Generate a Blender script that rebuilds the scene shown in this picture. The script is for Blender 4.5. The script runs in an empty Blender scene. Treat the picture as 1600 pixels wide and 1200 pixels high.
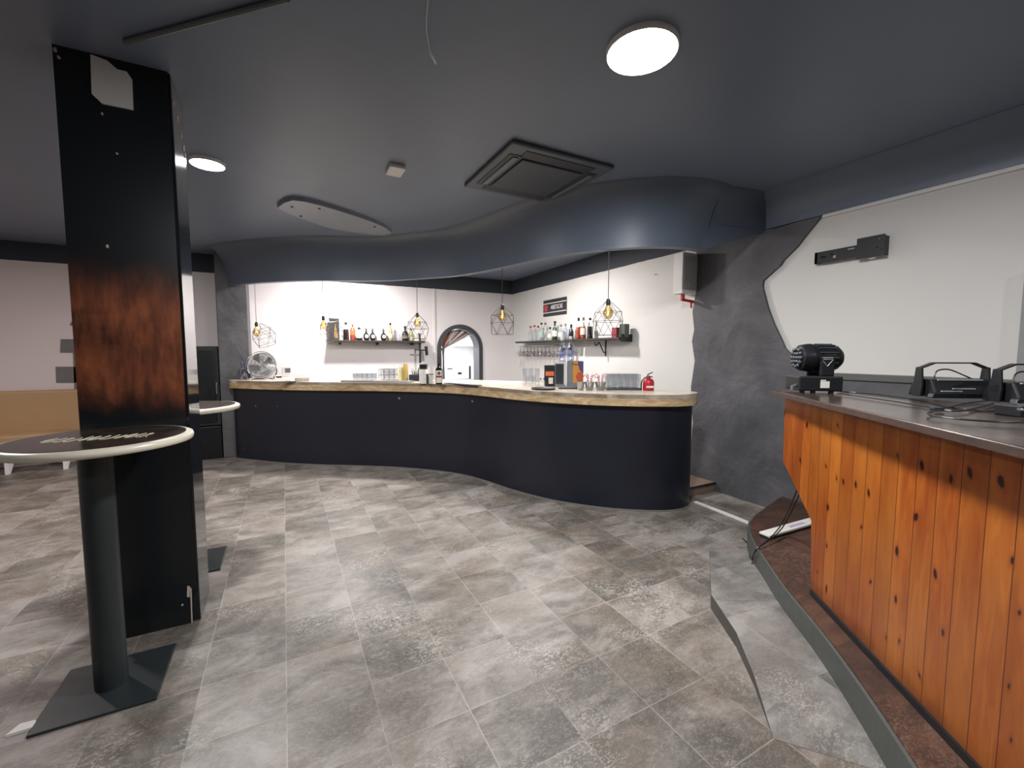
import bpy, math, random
from mathutils import Vector, Matrix
random.seed(7)
SC = bpy.context.scene
COL = SC.collection
PI = math.pi

# ------------------------------------------------------------------ camera
F = 670.0; PIT = math.atan(50/670); YAW = math.radians(28); EYE = 1.5
fw = Vector((math.sin(YAW)*math.cos(PIT), math.cos(YAW)*math.cos(PIT), -math.sin(PIT)))
rt = Vector((math.cos(YAW), -math.sin(YAW), 0)); up = rt.cross(fw)
cam = bpy.data.objects.new('camera', bpy.data.cameras.new('camera')); COL.objects.link(cam)
cam.data.sensor_width = 36; cam.data.lens = F/1600*36; cam.data.clip_start = 0.05
cam.matrix_world = Matrix(((rt.x, up.x, -fw.x, 0), (rt.y, up.y, -fw.y, 0), (rt.z, up.z, -fw.z, EYE), (0, 0, 0, 1)))
SC.camera = cam

def ray(px, py): return fw + rt*((px-800)/F) - up*((py-600)/F)
def onz(px, py, z):                      # where the sight line of a photo point meets a level
    r = ray(px, py); t = (z-EYE)/r.z; return Vector((r.x*t, r.y*t, z))
def onx(px, py, X):
    r = ray(px, py); t = X/r.x; return Vector((X, r.y*t, EYE+r.z*t))
def ony(px, py, Y):
    r = ray(px, py); t = Y/r.y; return Vector((r.x*t, Y, EYE+r.z*t))

# ------------------------------------------------------------------ mesh builder
class MB:
    def __init__(s): s.v = []; s.f = []
    def add(s, vs, fs):
        n = len(s.v); s.v += [tuple(v) for v in vs]; s.f += [tuple(i+n for i in f) for f in fs]; return s
    def box(s, x0, x1, y0, y1, z0, z1):
        return s.add([(x0,y0,z0),(x1,y0,z0),(x1,y1,z0),(x0,y1,z0),(x0,y0,z1),(x1,y0,z1),(x1,y1,z1),(x0,y1,z1)],
                     [(0,3,2,1),(4,5,6,7),(0,1,5,4),(1,2,6,5),(2,3,7,6),(3,0,4,7)])
    def prism(s, poly, a0, a1, axis='z'):
        def P(u, v, w):
            return {'z': (u, v, w), 'x': (w, u, v), 'y': (u, w, v)}[axis]
        n = len(poly)
        vs = [P(u, v, a0) for u, v in poly] + [P(u, v, a1) for u, v in poly]
        fs = [tuple(range(n-1, -1, -1)), tuple(range(n, 2*n))] + [(i, (i+1) % n, (i+1) % n+n, i+n) for i in range(n)]
        return s.add(vs, fs)
    def lathe(s, prof, c=(0, 0, 0), n=20, axis='z', cap=True):
        vs = []; fs = []
        for r, h in prof:
            for i in range(n):
                a = 2*PI*i/n; p = (r*math.cos(a), r*math.sin(a), h)
                if axis == 'y': p = (p[0], p[2], p[1])
                if axis == 'x': p = (p[2], p[0], p[1])
                vs.append((p[0]+c[0], p[1]+c[1], p[2]+c[2]))
        for k in range(len(prof)-1):
            for i in range(n):
                j = (i+1) % n; fs.append((k*n+i, k*n+j, (k+1)*n+j, (k+1)*n+i))
        if cap:
            if prof[0][0] > 1e-5: fs.append(tuple(range(n-1, -1, -1)))
            if prof[-1][0] > 1e-5: m = (len(prof)-1)*n; fs.append(tuple(range(m, m+n)))
        return s.add(vs, fs)
    def tube(s, pts, r, n=8, smooth=0):
        pts = [Vector(p) for p in pts]
        n0 = len(pts)
        if smooth: pts = catmull(pts, smooth)
        if isinstance(r, (list, tuple)) and smooth:
            r = [r[min(int(k/smooth), n0-2)]*(1-k/smooth % 1)+r[min(int(k/smooth), n0-2)+1]*(k/smooth % 1) for k in range(len(pts)-1)]+[r[-1]]
        prev = None; vs = []; fs = []; N = len(pts)
        for k, p in enumerate(pts):
            t = (pts[min(k+1, N-1)]-pts[max(k-1, 0)]).normalized()
            if prev is None:
                a = t.cross(Vector((0, 0, 1)))
                if a.length < 1e-3: a = t.cross(Vector((0, 1, 0)))
            else: a = prev - t*prev.dot(t)
            a.normalize(); prev = a; b = t.cross(a)
            rr = r[k] if isinstance(r, (list, tuple)) else r
            for i in range(n):
                q = 2*PI*i/n; vs.append(p + a*(rr*math.cos(q)) + b*(rr*math.sin(q)))
        for k in range(N-1):
            for i in range(n):
                j = (i+1) % n; fs.append((k*n+i, k*n+j, (k+1)*n+j, (k+1)*n+i))
        fs.append(tuple(range(n-1, -1, -1))); m = (N-1)*n; fs.append(tuple(range(m, m+n)))
        return s.add(vs, fs)
    def sphere(s, c, r, n=16, sz=1.0):
        prof = [(max(1e-6, r*math.sin(PI*k/n)), -r*sz*math.cos(PI*k/n)) for k in range(n+1)]
        return s.lathe(prof, c, n, cap=False)
    def ribbon(s, curve, offa, offb, z0, z1):       # band that follows a plan curve between two sideways offsets
        A = offset(curve, offa); B = offset(curve, offb); n = len(A)
        vs = [(p.x, p.y, z0) for p in A]+[(p.x, p.y, z0) for p in B]+[(p.x, p.y, z1) for p in A]+[(p.x, p.y, z1) for p in B]
        fs = []
        for i in range(n-1):
            a, b, c, d = i, i+1, n+i+1, n+i
            fs += [(a, d, c, b), (a+2*n, b+2*n, c+2*n, d+2*n), (a, b, b+2*n, a+2*n), (d, d+2*n, c+2*n, c)]
        fs += [(0, 2*n, 3*n, n), (n-1, 2*n-1, 4*n-1, 3*n-1)]
        return s.add(vs, fs)
    def build(s, name, mat, parent=None, loc=None, smooth=None, bevel=0, rz=0):
        me = bpy.data.meshes.new(name); me.from_pydata(s.v, [], s.f); me.update()
        import bmesh
        bm = bmesh.new(); bm.from_mesh(me); bmesh.ops.recalc_face_normals(bm, faces=bm.faces); bm.to_mesh(me); bm.free()
        o = bpy.data.objects.new(name, me); COL.objects.link(o); me.materials.append(mat)
        if parent: o.parent = parent
        if loc is not None: o.location = loc
        if rz: o.rotation_euler.z = rz
        if bevel:
            b = o.modifiers.new('bevel', 'BEVEL'); b.width = bevel; b.segments = 2; b.limit_method = 'ANGLE'
        if smooth:
            me.polygons.foreach_set('use_smooth', [True]*len(me.polygons))
            me.set_sharp_from_angle(angle=math.radians(smooth))
        return o

def catmull(P, k):
    out = []
    for i in range(len(P)-1):
        p0 = P[max(i-1, 0)]; p1 = P[i]; p2 = P[i+1]; p3 = P[min(i+2, len(P)-1)]
        for j in range(k):
            t = j/k
            out.append(0.5*((2*p1)+(p2-p0)*t+(2*p0-5*p1+4*p2-p3)*t*t+(3*p1-p0-3*p2+p3)*t*t*t))
    out.append(P[-1]); return out
def offset(curve, d):
    out = []; n = len(curve)
    for i, p in enumerate(curve):
        t = (curve[min(i+1, n-1)]-curve[max(i-1, 0)]).normalized()
        out.append(Vector((p.x - t.y*d, p.y + t.x*d, 0)))
    return out

def tag(o, label, cat, group=None, kind=None):
    o['label'] = label; o['category'] = cat
    if group: o['group'] = group
    if kind: o['kind'] = kind
    return o
def struct(o, label=None):
    o['kind'] = 'structure'
    if label: o['label'] = label
    return o
def empty(name, loc, label, cat, group=None, rz=0):
    o = bpy.data.objects.new(name, None); COL.objects.link(o); o.location = loc; o.rotation_euler.z = rz
    o.empty_display_size = .05
    return tag(o, label, cat, group)
def copy_tree(o, parent=None):
    c = o.copy(); COL.objects.link(c); c.parent = parent
    for ch in [x for x in bpy.data.objects if x.parent == o]: copy_tree(ch, c)
    return c
def text(name, s, size, mat, M, parent=None, ext=.001, align='CENTER', sx=1):
    cu = bpy.data.curves.new(name, 'FONT'); cu.body = s; cu.size = size; cu.extrude = ext; cu.align_x = align; cu.align_y = 'CENTER'
    t = bpy.data.objects.new(name, cu); COL.objects.link(t)
    dg = bpy.context.evaluated_depsgraph_get()
    me = bpy.data.meshes.new_from_object(t.evaluated_get(dg)); bpy.data.objects.remove(t)
    me.materials.clear(); me.materials.append(mat)
    me.transform(M @ Matrix.Diagonal((sx, 1, 1, 1)))
    o = bpy.data.objects.new(name, me); COL.objects.link(o)
    if parent: o.parent = parent
    return o
def frame_m(x, y, o):
    z = Vector(x).cross(Vector(y)); x = Vector(x); y = Vector(y); o = Vector(o)
    return Matrix(((x.x, y.x, z.x, o.x), (x.y, y.y, z.y, o.y), (x.z, y.z, z.z, o.z), (0, 0, 0, 1)))

# ------------------------------------------------------------------ materials
def lin(c):
    if isinstance(c, str): c = tuple(int(c[i:i+2], 16)/255 for i in (0, 2, 4))
    return tuple(x/12.92 if x <= .04045 else ((x+.055)/1.055)**2.4 for x in c)+(1,)
class NT:
    def __init__(s, name):
        s.m = bpy.data.materials.new(name); s.m.use_nodes = True; s.t = s.m.node_tree
        s.n = s.t.nodes; s.b = s.n['Principled BSDF']; s.c = s.n.new('ShaderNodeTexCoord')
    def link(s, a, b): s.t.links.new(a, b)
    def val(s, sock, v):
        if isinstance(v, (int, float, tuple)): sock.default_value = v
        else: s.link(v, sock)
    def math(s, op, a, b=0, c=None):
        n = s.n.new('ShaderNodeMath'); n.operation = op; s.val(n.inputs[0], a); s.val(n.inputs[1], b)
        if c is not None: s.val(n.inputs[2], c)
        return n.outputs[0]
    def noise(s, scale, detail=4, rough=.55, vec=None, dist=0, dims='3D'):
        n = s.n.new('ShaderNodeTexNoise'); n.inputs['Scale'].default_value = scale; n.inputs['Detail'].default_value = detail
        n.inputs['Roughness'].default_value = rough; n.inputs['Distortion'].default_value = dist
        s.link(vec if vec is not None else s.c.outputs['Object'], n.inputs['Vector']); return n.outputs['Fac']
    def mapping(s, scale=(1, 1, 1), loc=(0, 0, 0), vec=None):
        n = s.n.new('ShaderNodeMapping'); n.inputs['Scale'].default_value = scale; n.inputs['Location'].default_value = loc
        s.link(vec if vec is not None else s.c.outputs['Object'], n.inputs['Vector']); return n.outputs[0]
    def ramp(s, fac, stops):
        n = s.n.new('ShaderNodeValToRGB'); e = n.color_ramp.elements
        while len(e) < len(stops): e.new(.5)
        for k, (p, c) in enumerate(stops): e[k].position = p; e[k].color = lin(c) if not isinstance(c, float) else (c, c, c, 1)
        s.link(fac, n.inputs[0]); return n.outputs[0]
    def mix(s, fac, a, b, mode='MIX'):
        n = s.n.new('ShaderNodeMix'); n.data_type = 'RGBA'; n.blend_type = mode
        s.val(n.inputs[0], fac); s.val(n.inputs[6], a); s.val(n.inputs[7], b); return n.outputs[2]
    def xyz(s, vec=None):
        n = s.n.new('ShaderNodeSeparateXYZ'); s.link(vec if vec is not None else s.c.outputs['Object'], n.inputs[0]); return n.outputs
    def comb(s, x, y, z):
        n = s.n.new('ShaderNodeCombineXYZ'); s.val(n.inputs[0], x); s.val(n.inputs[1], y); s.val(n.inputs[2], z); return n.outputs[0]
    def bump(s, h, strength=.3, dist=.01):
        n = s.n.new('ShaderNodeBump'); n.inputs['Strength'].default_value = strength; n.inputs['Distance'].default_value = dist
        s.link(h, n.inputs['Height']); s.link(n.outputs[0], s.b.inputs['Normal'])
    def col(s, v): s.val(s.b.inputs['Base Color'], v)
    def set(s, **k):
        for a, v in k.items(): s.val(s.b.inputs[a.replace('_', ' ')], v)
        return s.m
_mc = {}
def plain(name, c, rough=.5, metal=0, var=.12, scale=12, bump=0, coat=0):
    if name in _mc: return _mc[name]
    m = NT(name); base = lin(c)
    f = m.noise(scale, 3)
    lo = tuple(x*(1-var) for x in base[:3])+(1,); hi = tuple(min(1, x*(1+var)) for x in base[:3])+(1,)
    m.col(m.mix(f, lo, hi))
    if bump: m.bump(m.noise(scale*4, 4), bump, .004)
    _mc[name] = m.set(Roughness=rough, Metallic=metal, Coat_Weight=coat); return _mc[name]
def emit(name, c, s):
    m = NT(name); m.col(lin(c)); m.b.inputs['Emission Color'].default_value = lin(c); m.b.inputs['Emission Strength'].default_value = s
    return m.m
def thin_glass(name, tint, gloss=.12, alpha=.8):
    m = NT(name); m.n.remove(m.b)
    out = m.n['Material Output']
    tr = m.n.new('ShaderNodeBsdfTransparent'); tr.inputs[0].default_value = lin(tint)
    gl = m.n.new('ShaderNodeBsdfGlossy'); gl.inputs['Roughness'].default_value = .08
    lw = m.n.new('ShaderNodeLayerWeight'); lw.inputs['Blend'].default_value = .35
    mx = m.n.new('ShaderNodeMixShader')
    f = m.math('MULTIPLY_ADD', lw.outputs['Facing'], .32, gloss)
    gl.inputs[0].default_value = (.75, .77, .8, 1)
    m.link(f, mx.inputs[0]); m.link(tr.outputs[0], mx.inputs[1]); m.link(gl.outputs[0], mx.inputs[2]); m.link(mx.outputs[0], out.inputs[0])
    return m.m

M_glass = thin_glass('clear_glass', 'fafbfc', .06)
M_glassblue = thin_glass('bluish_glass', 'e2e8f4', .2)
M_glassgreen = thin_glass('green_glass', '3f9a55', .15)
M_amber = thin_glass('amber_bulb_glass', 'eedfb8', .2)
M_black = plain('black_plastic', '17181b', .4)
M_blackm = plain('black_metal', '1b1c1f', .38, .3)
M_steel = plain('stainless_steel', 'a9abad', .28, .9, .06)
M_chrome = plain('chrome', 'd5d7da', .12, 1, .03)
M_white = plain('white_plastic', 'dedbd8', .4, 0, .03)
M_cream = plain('cream_edge', 'cfc8b6', .3, 0, .08, 8)
M_wire = plain('cage_wire', '4d4844', .35, .6)
M_red = plain('red_paint', 'b0202c', .35)
M_paper = plain('paper', 'd9d4cc', .7, 0, .04)
M_label = plain('printed_label_paper', 'd8d2c0', .6, 0, .05)
M_oran = plain('orange_print', 'd8673a', .5)
M_lip = plain('dark_liquid_glass', '2a1c1e', .12)
M_redliq = plain('red_liquid_glass', 'a0452f', .12)
M_ambliq = plain('amber_liquid_glass', '9a5a22', .12)
M_yelliq = plain('pale_yellow_glass', 'a39a62', .12)
M_darkgl = plain('dark_bottle_glass', '1d1e1c', .1)
M_glow = emit('lamp_diffuser', 'ffffff', 30)
M_fil = emit('glowing_filament', 'ffd9a0', 3)

def wall_mat(name, c, top=2.66, topc='2c3139', tint=0):
    m = NT(name); x, y, z = m.xyz()
    n = m.noise(1.3, 4); w = m.mix(n, lin(c), tuple(v*.94 for v in lin(c)[:3])+(1,))
    edge = m.math('ADD', z, m.math('MULTIPLY', m.noise(6, 2), .012))
    f = m.math('GREATER_THAN', edge, top)
    m.col(m.mix(f, w, lin(topc))); m.bump(m.noise(60, 3), .08, .002)
    return m.set(Roughness=.7)
M_wall = wall_mat('white_wall_paint', 'd9d3d2')
M_wallr = wall_mat('off_white_wall_paint', 'c4c0bc')
def dark_paint(name, c, rough, b=.15, sc=3, var=.25):
    m = NT(name); f = m.noise(sc, 5, .6); base = lin(c)
    m.col(m.mix(f, tuple(x*(1-var) for x in base[:3])+(1,), tuple(x*(1+var) for x in base[:3])+(1,)))
    m.bump(m.noise(9, 5, .6), b, .01); return m.set(Roughness=rough)
M_ceil = dark_paint('charcoal_ceiling_paint', '6d7787', .42, .12, 1.2, .12)
M_fascia = dark_paint('charcoal_bulkhead_paint', '545d6a', .45, .12, 1.5, .12)
M_barfront = dark_paint('black_bar_front_paint', '161a24', .33, .15, 2)
M_darkwall = dark_paint('dark_wall_paint', '2c2e33', .6)
M_panelgrey = plain('grey_panel_paint', '8b8a89', .6)

# rough stucco
m = NT('rough_grey_stucco'); f = m.noise(2.2, 6, .62, dist=.6)
m.col(m.ramp(f, [(.3, '434345'), (.5, '515053'), (.72, '5f5e60')]))
h = m.math('ADD', m.math('MULTIPLY', m.noise(1.6, 5, .5, dist=.8), 1.0), m.math('MULTIPLY', m.noise(9, 4), .10))
m.bump(h, .6, .07); M_stucco = m.set(Roughness=.62)

# floor
def tile_floor(name, x0, y0, p, q, cols, grout):
    m = NT(name); x, y, z = m.xyz()
    u = m.math('DIVIDE', m.math('SUBTRACT', x, x0), p); v = m.math('DIVIDE', m.math('SUBTRACT', y, y0), q)
    iu = m.math('FLOOR', u); iv = m.math('FLOOR', v)
    wn = m.n.new('ShaderNodeTexWhiteNoise'); m.link(m.comb(iu, iv, 0), wn.inputs['Vector'])
    rnd = wn.outputs['Value']
    vec = m.comb(m.math('ADD', x, m.math('MULTIPLY', rnd, 9)), m.math('MULTIPLY', m.math('ADD', y, m.math('MULTIPLY', rnd, 5)), 1.7), rnd)
    n1 = m.noise(2.8, 7, .64, vec, .6); n2 = m.noise(11, 6, .72, vec, 1.2); n3 = m.noise(1.9, 3, .5, vec); n4 = m.noise(1.1, 5, .6)
    f = m.math('ADD', m.math('MULTIPLY', n1, .72), m.math('MULTIPLY', n2, .28))
    f = m.math('ADD', f, m.math('MULTIPLY', m.math('SUBTRACT', rnd, .5), .13))
    f = m.math('ADD', f, m.math('MULTIPLY', m.math('SUBTRACT', n4, .5), .42))
    c = m.ramp(f, [(.36, cols[0]), (.46, cols[1]), (.54, cols[2]), (.65, cols[3])])
    c = m.mix(m.ramp(n3, [(.48, 0.0), (.7, .55)]), c, lin(cols[4]))
    sp = m.noise(38, 4, .7, vec, 1.5)
    gate = m.ramp(m.noise(1.7, 4, .6, m.mapping((1, 1, 1), (5, 2, 0))), [(.52, 0.0), (.66, 1.0)])
    crust = m.math('MULTIPLY', m.ramp(sp, [(.50, 0.0), (.58, .8)]), m.math('MULTIPLY_ADD', gate, .8, .2))
    c = m.mix(crust, c, lin(cols[5]))
    du = m.math('ABSOLUTE', m.math('SUBTRACT', m.math('FRACT', m.math('ADD', u, .5)), .5))
    dv = m.math('ABSOLUTE', m.math('SUBTRACT', m.math('FRACT', m.math('ADD', v, .5)), .5))
    d = m.math('MINIMUM', m.math('MULTIPLY', du, p), m.math('MULTIPLY', dv, q))
    g = m.math('MULTIPLY', m.math('LESS_THAN', d, .0026), m.ramp(m.noise(2.2, 3), [(.40, .25), (.6, 1.0)]))
    m.col(m.mix(m.math('MULTIPLY', g, .42), c, lin(grout)))
    m.bump(m.math('ADD', m.math('MULTIPLY', n2, .25), m.math('MULTIPLY', g, -.5)), .25, .004)
    r = m.math('MULTIPLY_ADD', n2, .25, .34)
    return m.set(Roughness=r)
COLS = ['4b4640', '625c54', '78716a', '8d8680', '615345', 'a8a29a']
M_floor = tile_floor('grey_stone_tiles', -0.04, 1.24, .34, .34, COLS, 'aaa59f')
M_ramp = tile_floor('grey_ramp_tiles', 1.6, .98, .5, .42, ['595652', '68645f', '7a7671', '8f8b86', '5f574f', 'a09c96'], '9d9994')
M_terra = tile_floor('brown_terracotta_tiles', .1, .05, .3, .3, ['33221b', '432b21', '523628', '624436', '3b2820', '6b574b'], '2a1f1a')
M_riser = dark_paint('grey_green_riser', '4c4e4a', .5, .2, 6)
M_brown = dark_paint('brown_lino', '7d6759', .5)

# counter wood edge
m = NT('travertine_wood_laminate'); f = m.noise(4, 6, .65, m.mapping((1, 1, 3)), 1.6)
m.col(m.ramp(f, [(.3, '8a7150'), (.5, 'b09672'), (.7, 'c9b591')])); m.bump(f, .15, .004); M_edge = m.set(Roughness=.42)
m = NT('pale_counter_surface'); f = m.noise(5, 6, .6, None, 1.0)
m.col(m.ramp(f, [(.3, 'b9ab98'), (.6, 'd0c4b4')])); M_ctop = m.set(Roughness=.25)
m = NT('pale_stone_bench_edge'); M_tan = plain('tan_upholstery', 'a98863', .55, 0, .08, 5)

# pine planks in the booth's own axes: x along, z up
m = NT('orange_pine_planks'); x, y, z = m.xyz()
u = m.math('DIVIDE', x, .098); iu = m.math('FLOOR', u); fu = m.math('FRACT', u)
wn = m.n.new('ShaderNodeTexWhiteNoise'); m.link(m.comb(iu, 3, 0), wn.inputs['Vector']); rnd = wn.outputs['Value']
gv = m.comb(m.math('ADD', x, m.math('MULTIPLY', rnd, 7)), m.math('MULTIPLY', rnd, 3), m.math('MULTIPLY', z, .12))
grain = m.noise(26, 5, .6, gv, 1.2)
big = m.noise(5, 3, .5, m.comb(m.math('MULTIPLY', rnd, 11), x, m.math('MULTIPLY', z, .25)))
c = m.ramp(grain, [(.3, '863f18'), (.5, '9c4f1c'), (.72, 'b06324')])
c = m.mix(m.math('MULTIPLY', rnd, .7), c, lin('7c3914')); c = m.mix(m.ramp(big, [(.4, 0.0), (.75, .35)]), c, lin('d18a35'))
vo = m.n.new('ShaderNodeTexVoronoi'); vo.voronoi_dimensions = '2D'; vo.inputs['Scale'].default_value = 1.0; vo.inputs['Randomness'].default_value = 1
m.link(m.comb(m.math('DIVIDE', m.math('ADD', x, m.math('MULTIPLY', m.noise(2.5, 2), .15)), .105), m.math('DIVIDE', z, .20), 0), vo.inputs['Vector'])
m.n_rnd = m.xyz(vo.outputs['Color'])[0]
kd = m.math('ADD', vo.outputs['Distance'], m.math('MULTIPLY', m.noise(30, 2), .05))
kd = m.math('ADD', kd, m.math('MULTIPLY', m.n_rnd, .06))
kd = m.math('ADD', kd, m.math('MULTIPLY', m.math('LESS_THAN', m.xyz(vo.outputs['Color'])[1], .52), 1.0))
k = m.ramp(kd, [(.10, 1.0), (.145, 0.0)]); k2 = m.ramp(kd, [(.12, .5), (.24, 0.0)])
c = m.mix(k2, c, lin('7d3310')); c = m.mix(k, c, lin('2c130a'))
seam = m.math('LESS_THAN', m.math('MINIMUM', fu, m.math('SUBTRACT', 1.0, fu)), .016)
c = m.mix(seam, c, lin('4a2009'))
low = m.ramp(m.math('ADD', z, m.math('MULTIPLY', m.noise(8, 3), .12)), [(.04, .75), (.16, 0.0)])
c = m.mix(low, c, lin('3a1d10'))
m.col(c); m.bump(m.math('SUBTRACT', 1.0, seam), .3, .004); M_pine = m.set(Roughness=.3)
m = NT('worn_brown_booth_top'); f = m.noise(7, 6, .65, m.mapping((.5, 2, 1)), .8)
m.col(m.ramp(f, [(.3, '231a16'), (.5, '3a2e28'), (.7, '574942')])); m.bump(f, .2, .003); M_btop = m.set(Roughness=.22)

# pillar front with a mottled brown band at mid height
m = NT('black_gloss_paint_brown_band'); x, y, z = m.xyz()
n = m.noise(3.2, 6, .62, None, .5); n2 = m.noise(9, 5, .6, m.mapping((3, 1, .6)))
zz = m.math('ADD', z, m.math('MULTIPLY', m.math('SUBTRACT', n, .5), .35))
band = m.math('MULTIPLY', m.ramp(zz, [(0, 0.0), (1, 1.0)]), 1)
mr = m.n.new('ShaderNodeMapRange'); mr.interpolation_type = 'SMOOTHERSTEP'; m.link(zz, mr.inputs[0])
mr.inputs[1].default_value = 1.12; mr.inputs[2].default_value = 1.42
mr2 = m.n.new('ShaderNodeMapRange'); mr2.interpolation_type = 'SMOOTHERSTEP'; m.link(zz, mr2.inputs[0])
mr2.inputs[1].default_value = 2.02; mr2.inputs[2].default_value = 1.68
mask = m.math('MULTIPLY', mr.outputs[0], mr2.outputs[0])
rust = m.ramp(m.math('ADD', m.math('MULTIPLY', n, .6), m.math('MULTIPLY', n2, .4)), [(.36, '3a241c'), (.5, '78432d'), (.64, 'a05c3a')])  # rust is only the colour name for the band's browns
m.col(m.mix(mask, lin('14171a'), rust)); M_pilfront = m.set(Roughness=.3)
M_pil = dark_paint('black_gloss_pillar_paint', '15181b', .09, .01, 2)
M_chip = plain('bare_plaster', 'b8aca0', .8, 0, .1, 20)
m = NT('dark_printed_table_top'); f = m.noise(9, 5, .65)
m.col(m.ramp(f, [(.3, '231d19'), (.6, '413730'), (.8, '55493f')])); M_ttop = m.set(Roughness=.18)
M_base = dark_paint('black_powder_coated_steel', '22282a', .42, .05, 4)

# ------------------------------------------------------------------ room shell
CH = 2.92
XR = 4.10; YB = 7.70
fl = MB().box(-5.0, 4.3, -4.0, 8.2, -.1, 0).build('floor', M_floor); struct(fl, 'grey mottled stone-look tile floor')
struct(MB().box(-5.0, 4.3, -4.0, 8.2, CH, CH+.1).build('ceiling', M_ceil), 'dark charcoal painted ceiling')
struct(MB().box(XR, XR+.2, -4.0, YB, 0, CH).build('wall_right', wall_mat('neutral_white_wall_paint', 'd3d0cb')), 'long white wall with dark band at the top')
struct(MB().box(-5.2, -5.0, -4.0, 8.2, 0, CH).build('wall_left', M_wall))
struct(MB().box(-5.0, 4.3, -4.2, -4.0, 0, CH).build('wall_front', M_darkwall))
# back wall with arched opening
AX0, AX1, ASP = 2.52, 3.44, 1.56; ARC = (AX0+AX1)/2; AR = (AX1-AX0)/2
wb = MB()
wb.box(-1.12, AX0+.07, YB, YB+.25, 0, CH); wb.box(AX1-.07, XR+.2, YB, YB+.25, 0, CH)
ri = AR-.07
N = 20
for i in range(N):
    xa = ARC-ri+2*ri*i/N; xb = ARC-ri+2*ri*(i+1)/N
    za = ASP+math.sqrt(max(0, ri*ri-(xa-ARC)**2)); zb = ASP+math.sqrt(max(0, ri*ri-(xb-ARC)**2))
    wb.prism([(xa, za), (xb, zb), (xb, CH), (xa, CH)], YB, YB+.25, 'y')
struct(wb.build('wall_back', M_wall), 'white wall behind the bar with an arched doorway')
struct(MB().box(-5.0, -1.12, 7.95, 8.15, 0, CH).build('wall_back_left', wall_mat('pinkish_white_wall_paint', 'd6c9c6', 2.68)), 'plain white wall behind the tan bench')
def archpoly(r, z0, n=24):
    return [(ARC+r*math.cos(PI*k/n), ASP+r*math.sin(PI*k/n)) for k in range(n+1)]
# arch frame and reveal
fr = MB(); o1 = [(AX1, 0)]+archpoly(AR, 0)+[(AX0, 0)]; i1 = [(AX1-.075, 0)]+archpoly(AR-.075, 0)+[(AX0+.075, 0)]
for k in range(len(o1)-1):
    fr.prism([o1[k], o1[k+1], i1[k+1], i1[k]], YB-.02, YB, 'y')
struct(fr.build('trim_1', plain('dark_arch_paint', '35363b', .5)), 'dark grey painted border around the arched doorway')
rv = MB()
for k in range(len(i1)-1):
    a, b = i1[k], i1[k+1]; s = .985
    a2 = (ARC+(a[0]-ARC)*s, a[1]); b2 = (ARC+(b[0]-ARC)*s, b[1])
    rv.prism([a, b, b2, a2], YB-.02, YB+.26, 'y')
struct(rv.build('trim_2', plain('grey_reveal_paint', '5d5e64', .6)), 'grey lining inside the arched doorway')
# room behind the arch
M_kit = plain('kitchen_white', 'dcdcdc', .6, 0, .03)
kr = MB(); kr.box(1.3, 4.3, 10.2, 10.3, 0, CH); kr.box(1.2, 1.3, YB+.25, 10.3, 0, CH); kr.box(4.3, 4.4, YB, 10.3, 0, CH)
struct(kr.build('wall_kitchen', M_kit), 'bright white walls of the room beyond the arch')
struct(MB().box(1.2, 4.4, YB+.25, 10.3, CH, CH+.1).build('ceiling_kitchen', M_kit))
struct(MB().box(1.2, 4.4, 8.2, 10.3, -.1, 0).build('floor_kitchen', M_kit))

# rough plaster over right wall
bound = [(1283,338),(1276,351),(1262,368),(1249,385),(1227,407),(1222,415),(1195,439),(1194,449),(1202,480),(1212,507),(1225,534),(1229,544),(1242,557),(1252,569),(1262,580)]
bp = [onx(a, b, XR) for a, b in bound]
left = [(3.30, 0.0), (3.31, .3), (3.29, .7), (3.33, 1.1), (3.29, 1.4), (3.335, 1.62), (3.31, 1.75), (3.34, 1.95), (3.30, 2.2), (3.31, 2.64)]
poly = [(p.y, p.z) for p in bp]; poly[0] = (2.07, 2.645)
shape = [(-.5, 1.30), (-.5, 0.0)] + left + poly + [(2.0, 1.30)]
st = MB().prism(shape, XR-.03, XR, 'x').build('trim_3', M_stucco)
struct(st, 'rough grey stucco covering part of the right wall')
md = st.modifiers.new('tri', 'TRIANGULATE')
struct(MB().box(XR-.045, XR, -.5, 1.90, 1.27, 1.325).build('trim_4', plain('grey_rail_paint', '565854', .5), bevel=.006), 'grey dado rail behind the wooden booth')
struct(MB().box(XR-.02, XR, -.5, 2.06, 2.635, 2.66).build('trim_5', M_white), 'thin white moulding along the top of the right wall')
struct(MB().box(XR-.07, XR, .2, .885, 0, 2.0).build('trim_6', M_panelgrey), 'grey boxed panel at the far right of the wall')
# pilaster at the left end of the bar
struct(MB().box(-.80, -.43, 7.22, YB, 0, CH).build('trim_7', M_stucco, bevel=.01), 'grey plaster pier at the left end of the bar')

# curved bulkhead above the bar
bk = [Vector(p+(0,)) for p in [(-.62,7.24),(-.42,6.93),(.02,6.48),(.48,6.14),(.9,5.94),(1.25,5.72),(1.54,5.42),(1.88,5.02),(2.06,4.6),(2.17,4.24),(2.30,3.72),(2.45,3.36),(2.65,3.07),(2.88,2.86),(3.15,2.74),(3.42,2.72)]]
bkc = catmull(bk, 5)
fb = MB().ribbon(bkc, -.04, .04, 2.42, CH)
def cove(mb, curve, off, wd, z0, z1, n=10):
    rows = []
    for k in range(n+1):
        a = PI/2*k/n; rows.append((off-wd*(1-math.cos(a)), z0+(z1-z0)*math.sin(a)))
    C_ = [offset(curve, o_) for o_, z_ in rows]; m_ = len(curve)
    vs = [(p.x, p.y, rows[k][1]) for k in range(n+1) for p in C_[k]]
    mb.add(vs, [(k*m_+i, k*m_+i+1, (k+1)*m_+i+1, (k+1)*m_+i) for k in range(n) for i in range(m_-1)])
cove(fb, bkc, -.041, .24, 2.45, CH-.002)
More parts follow.
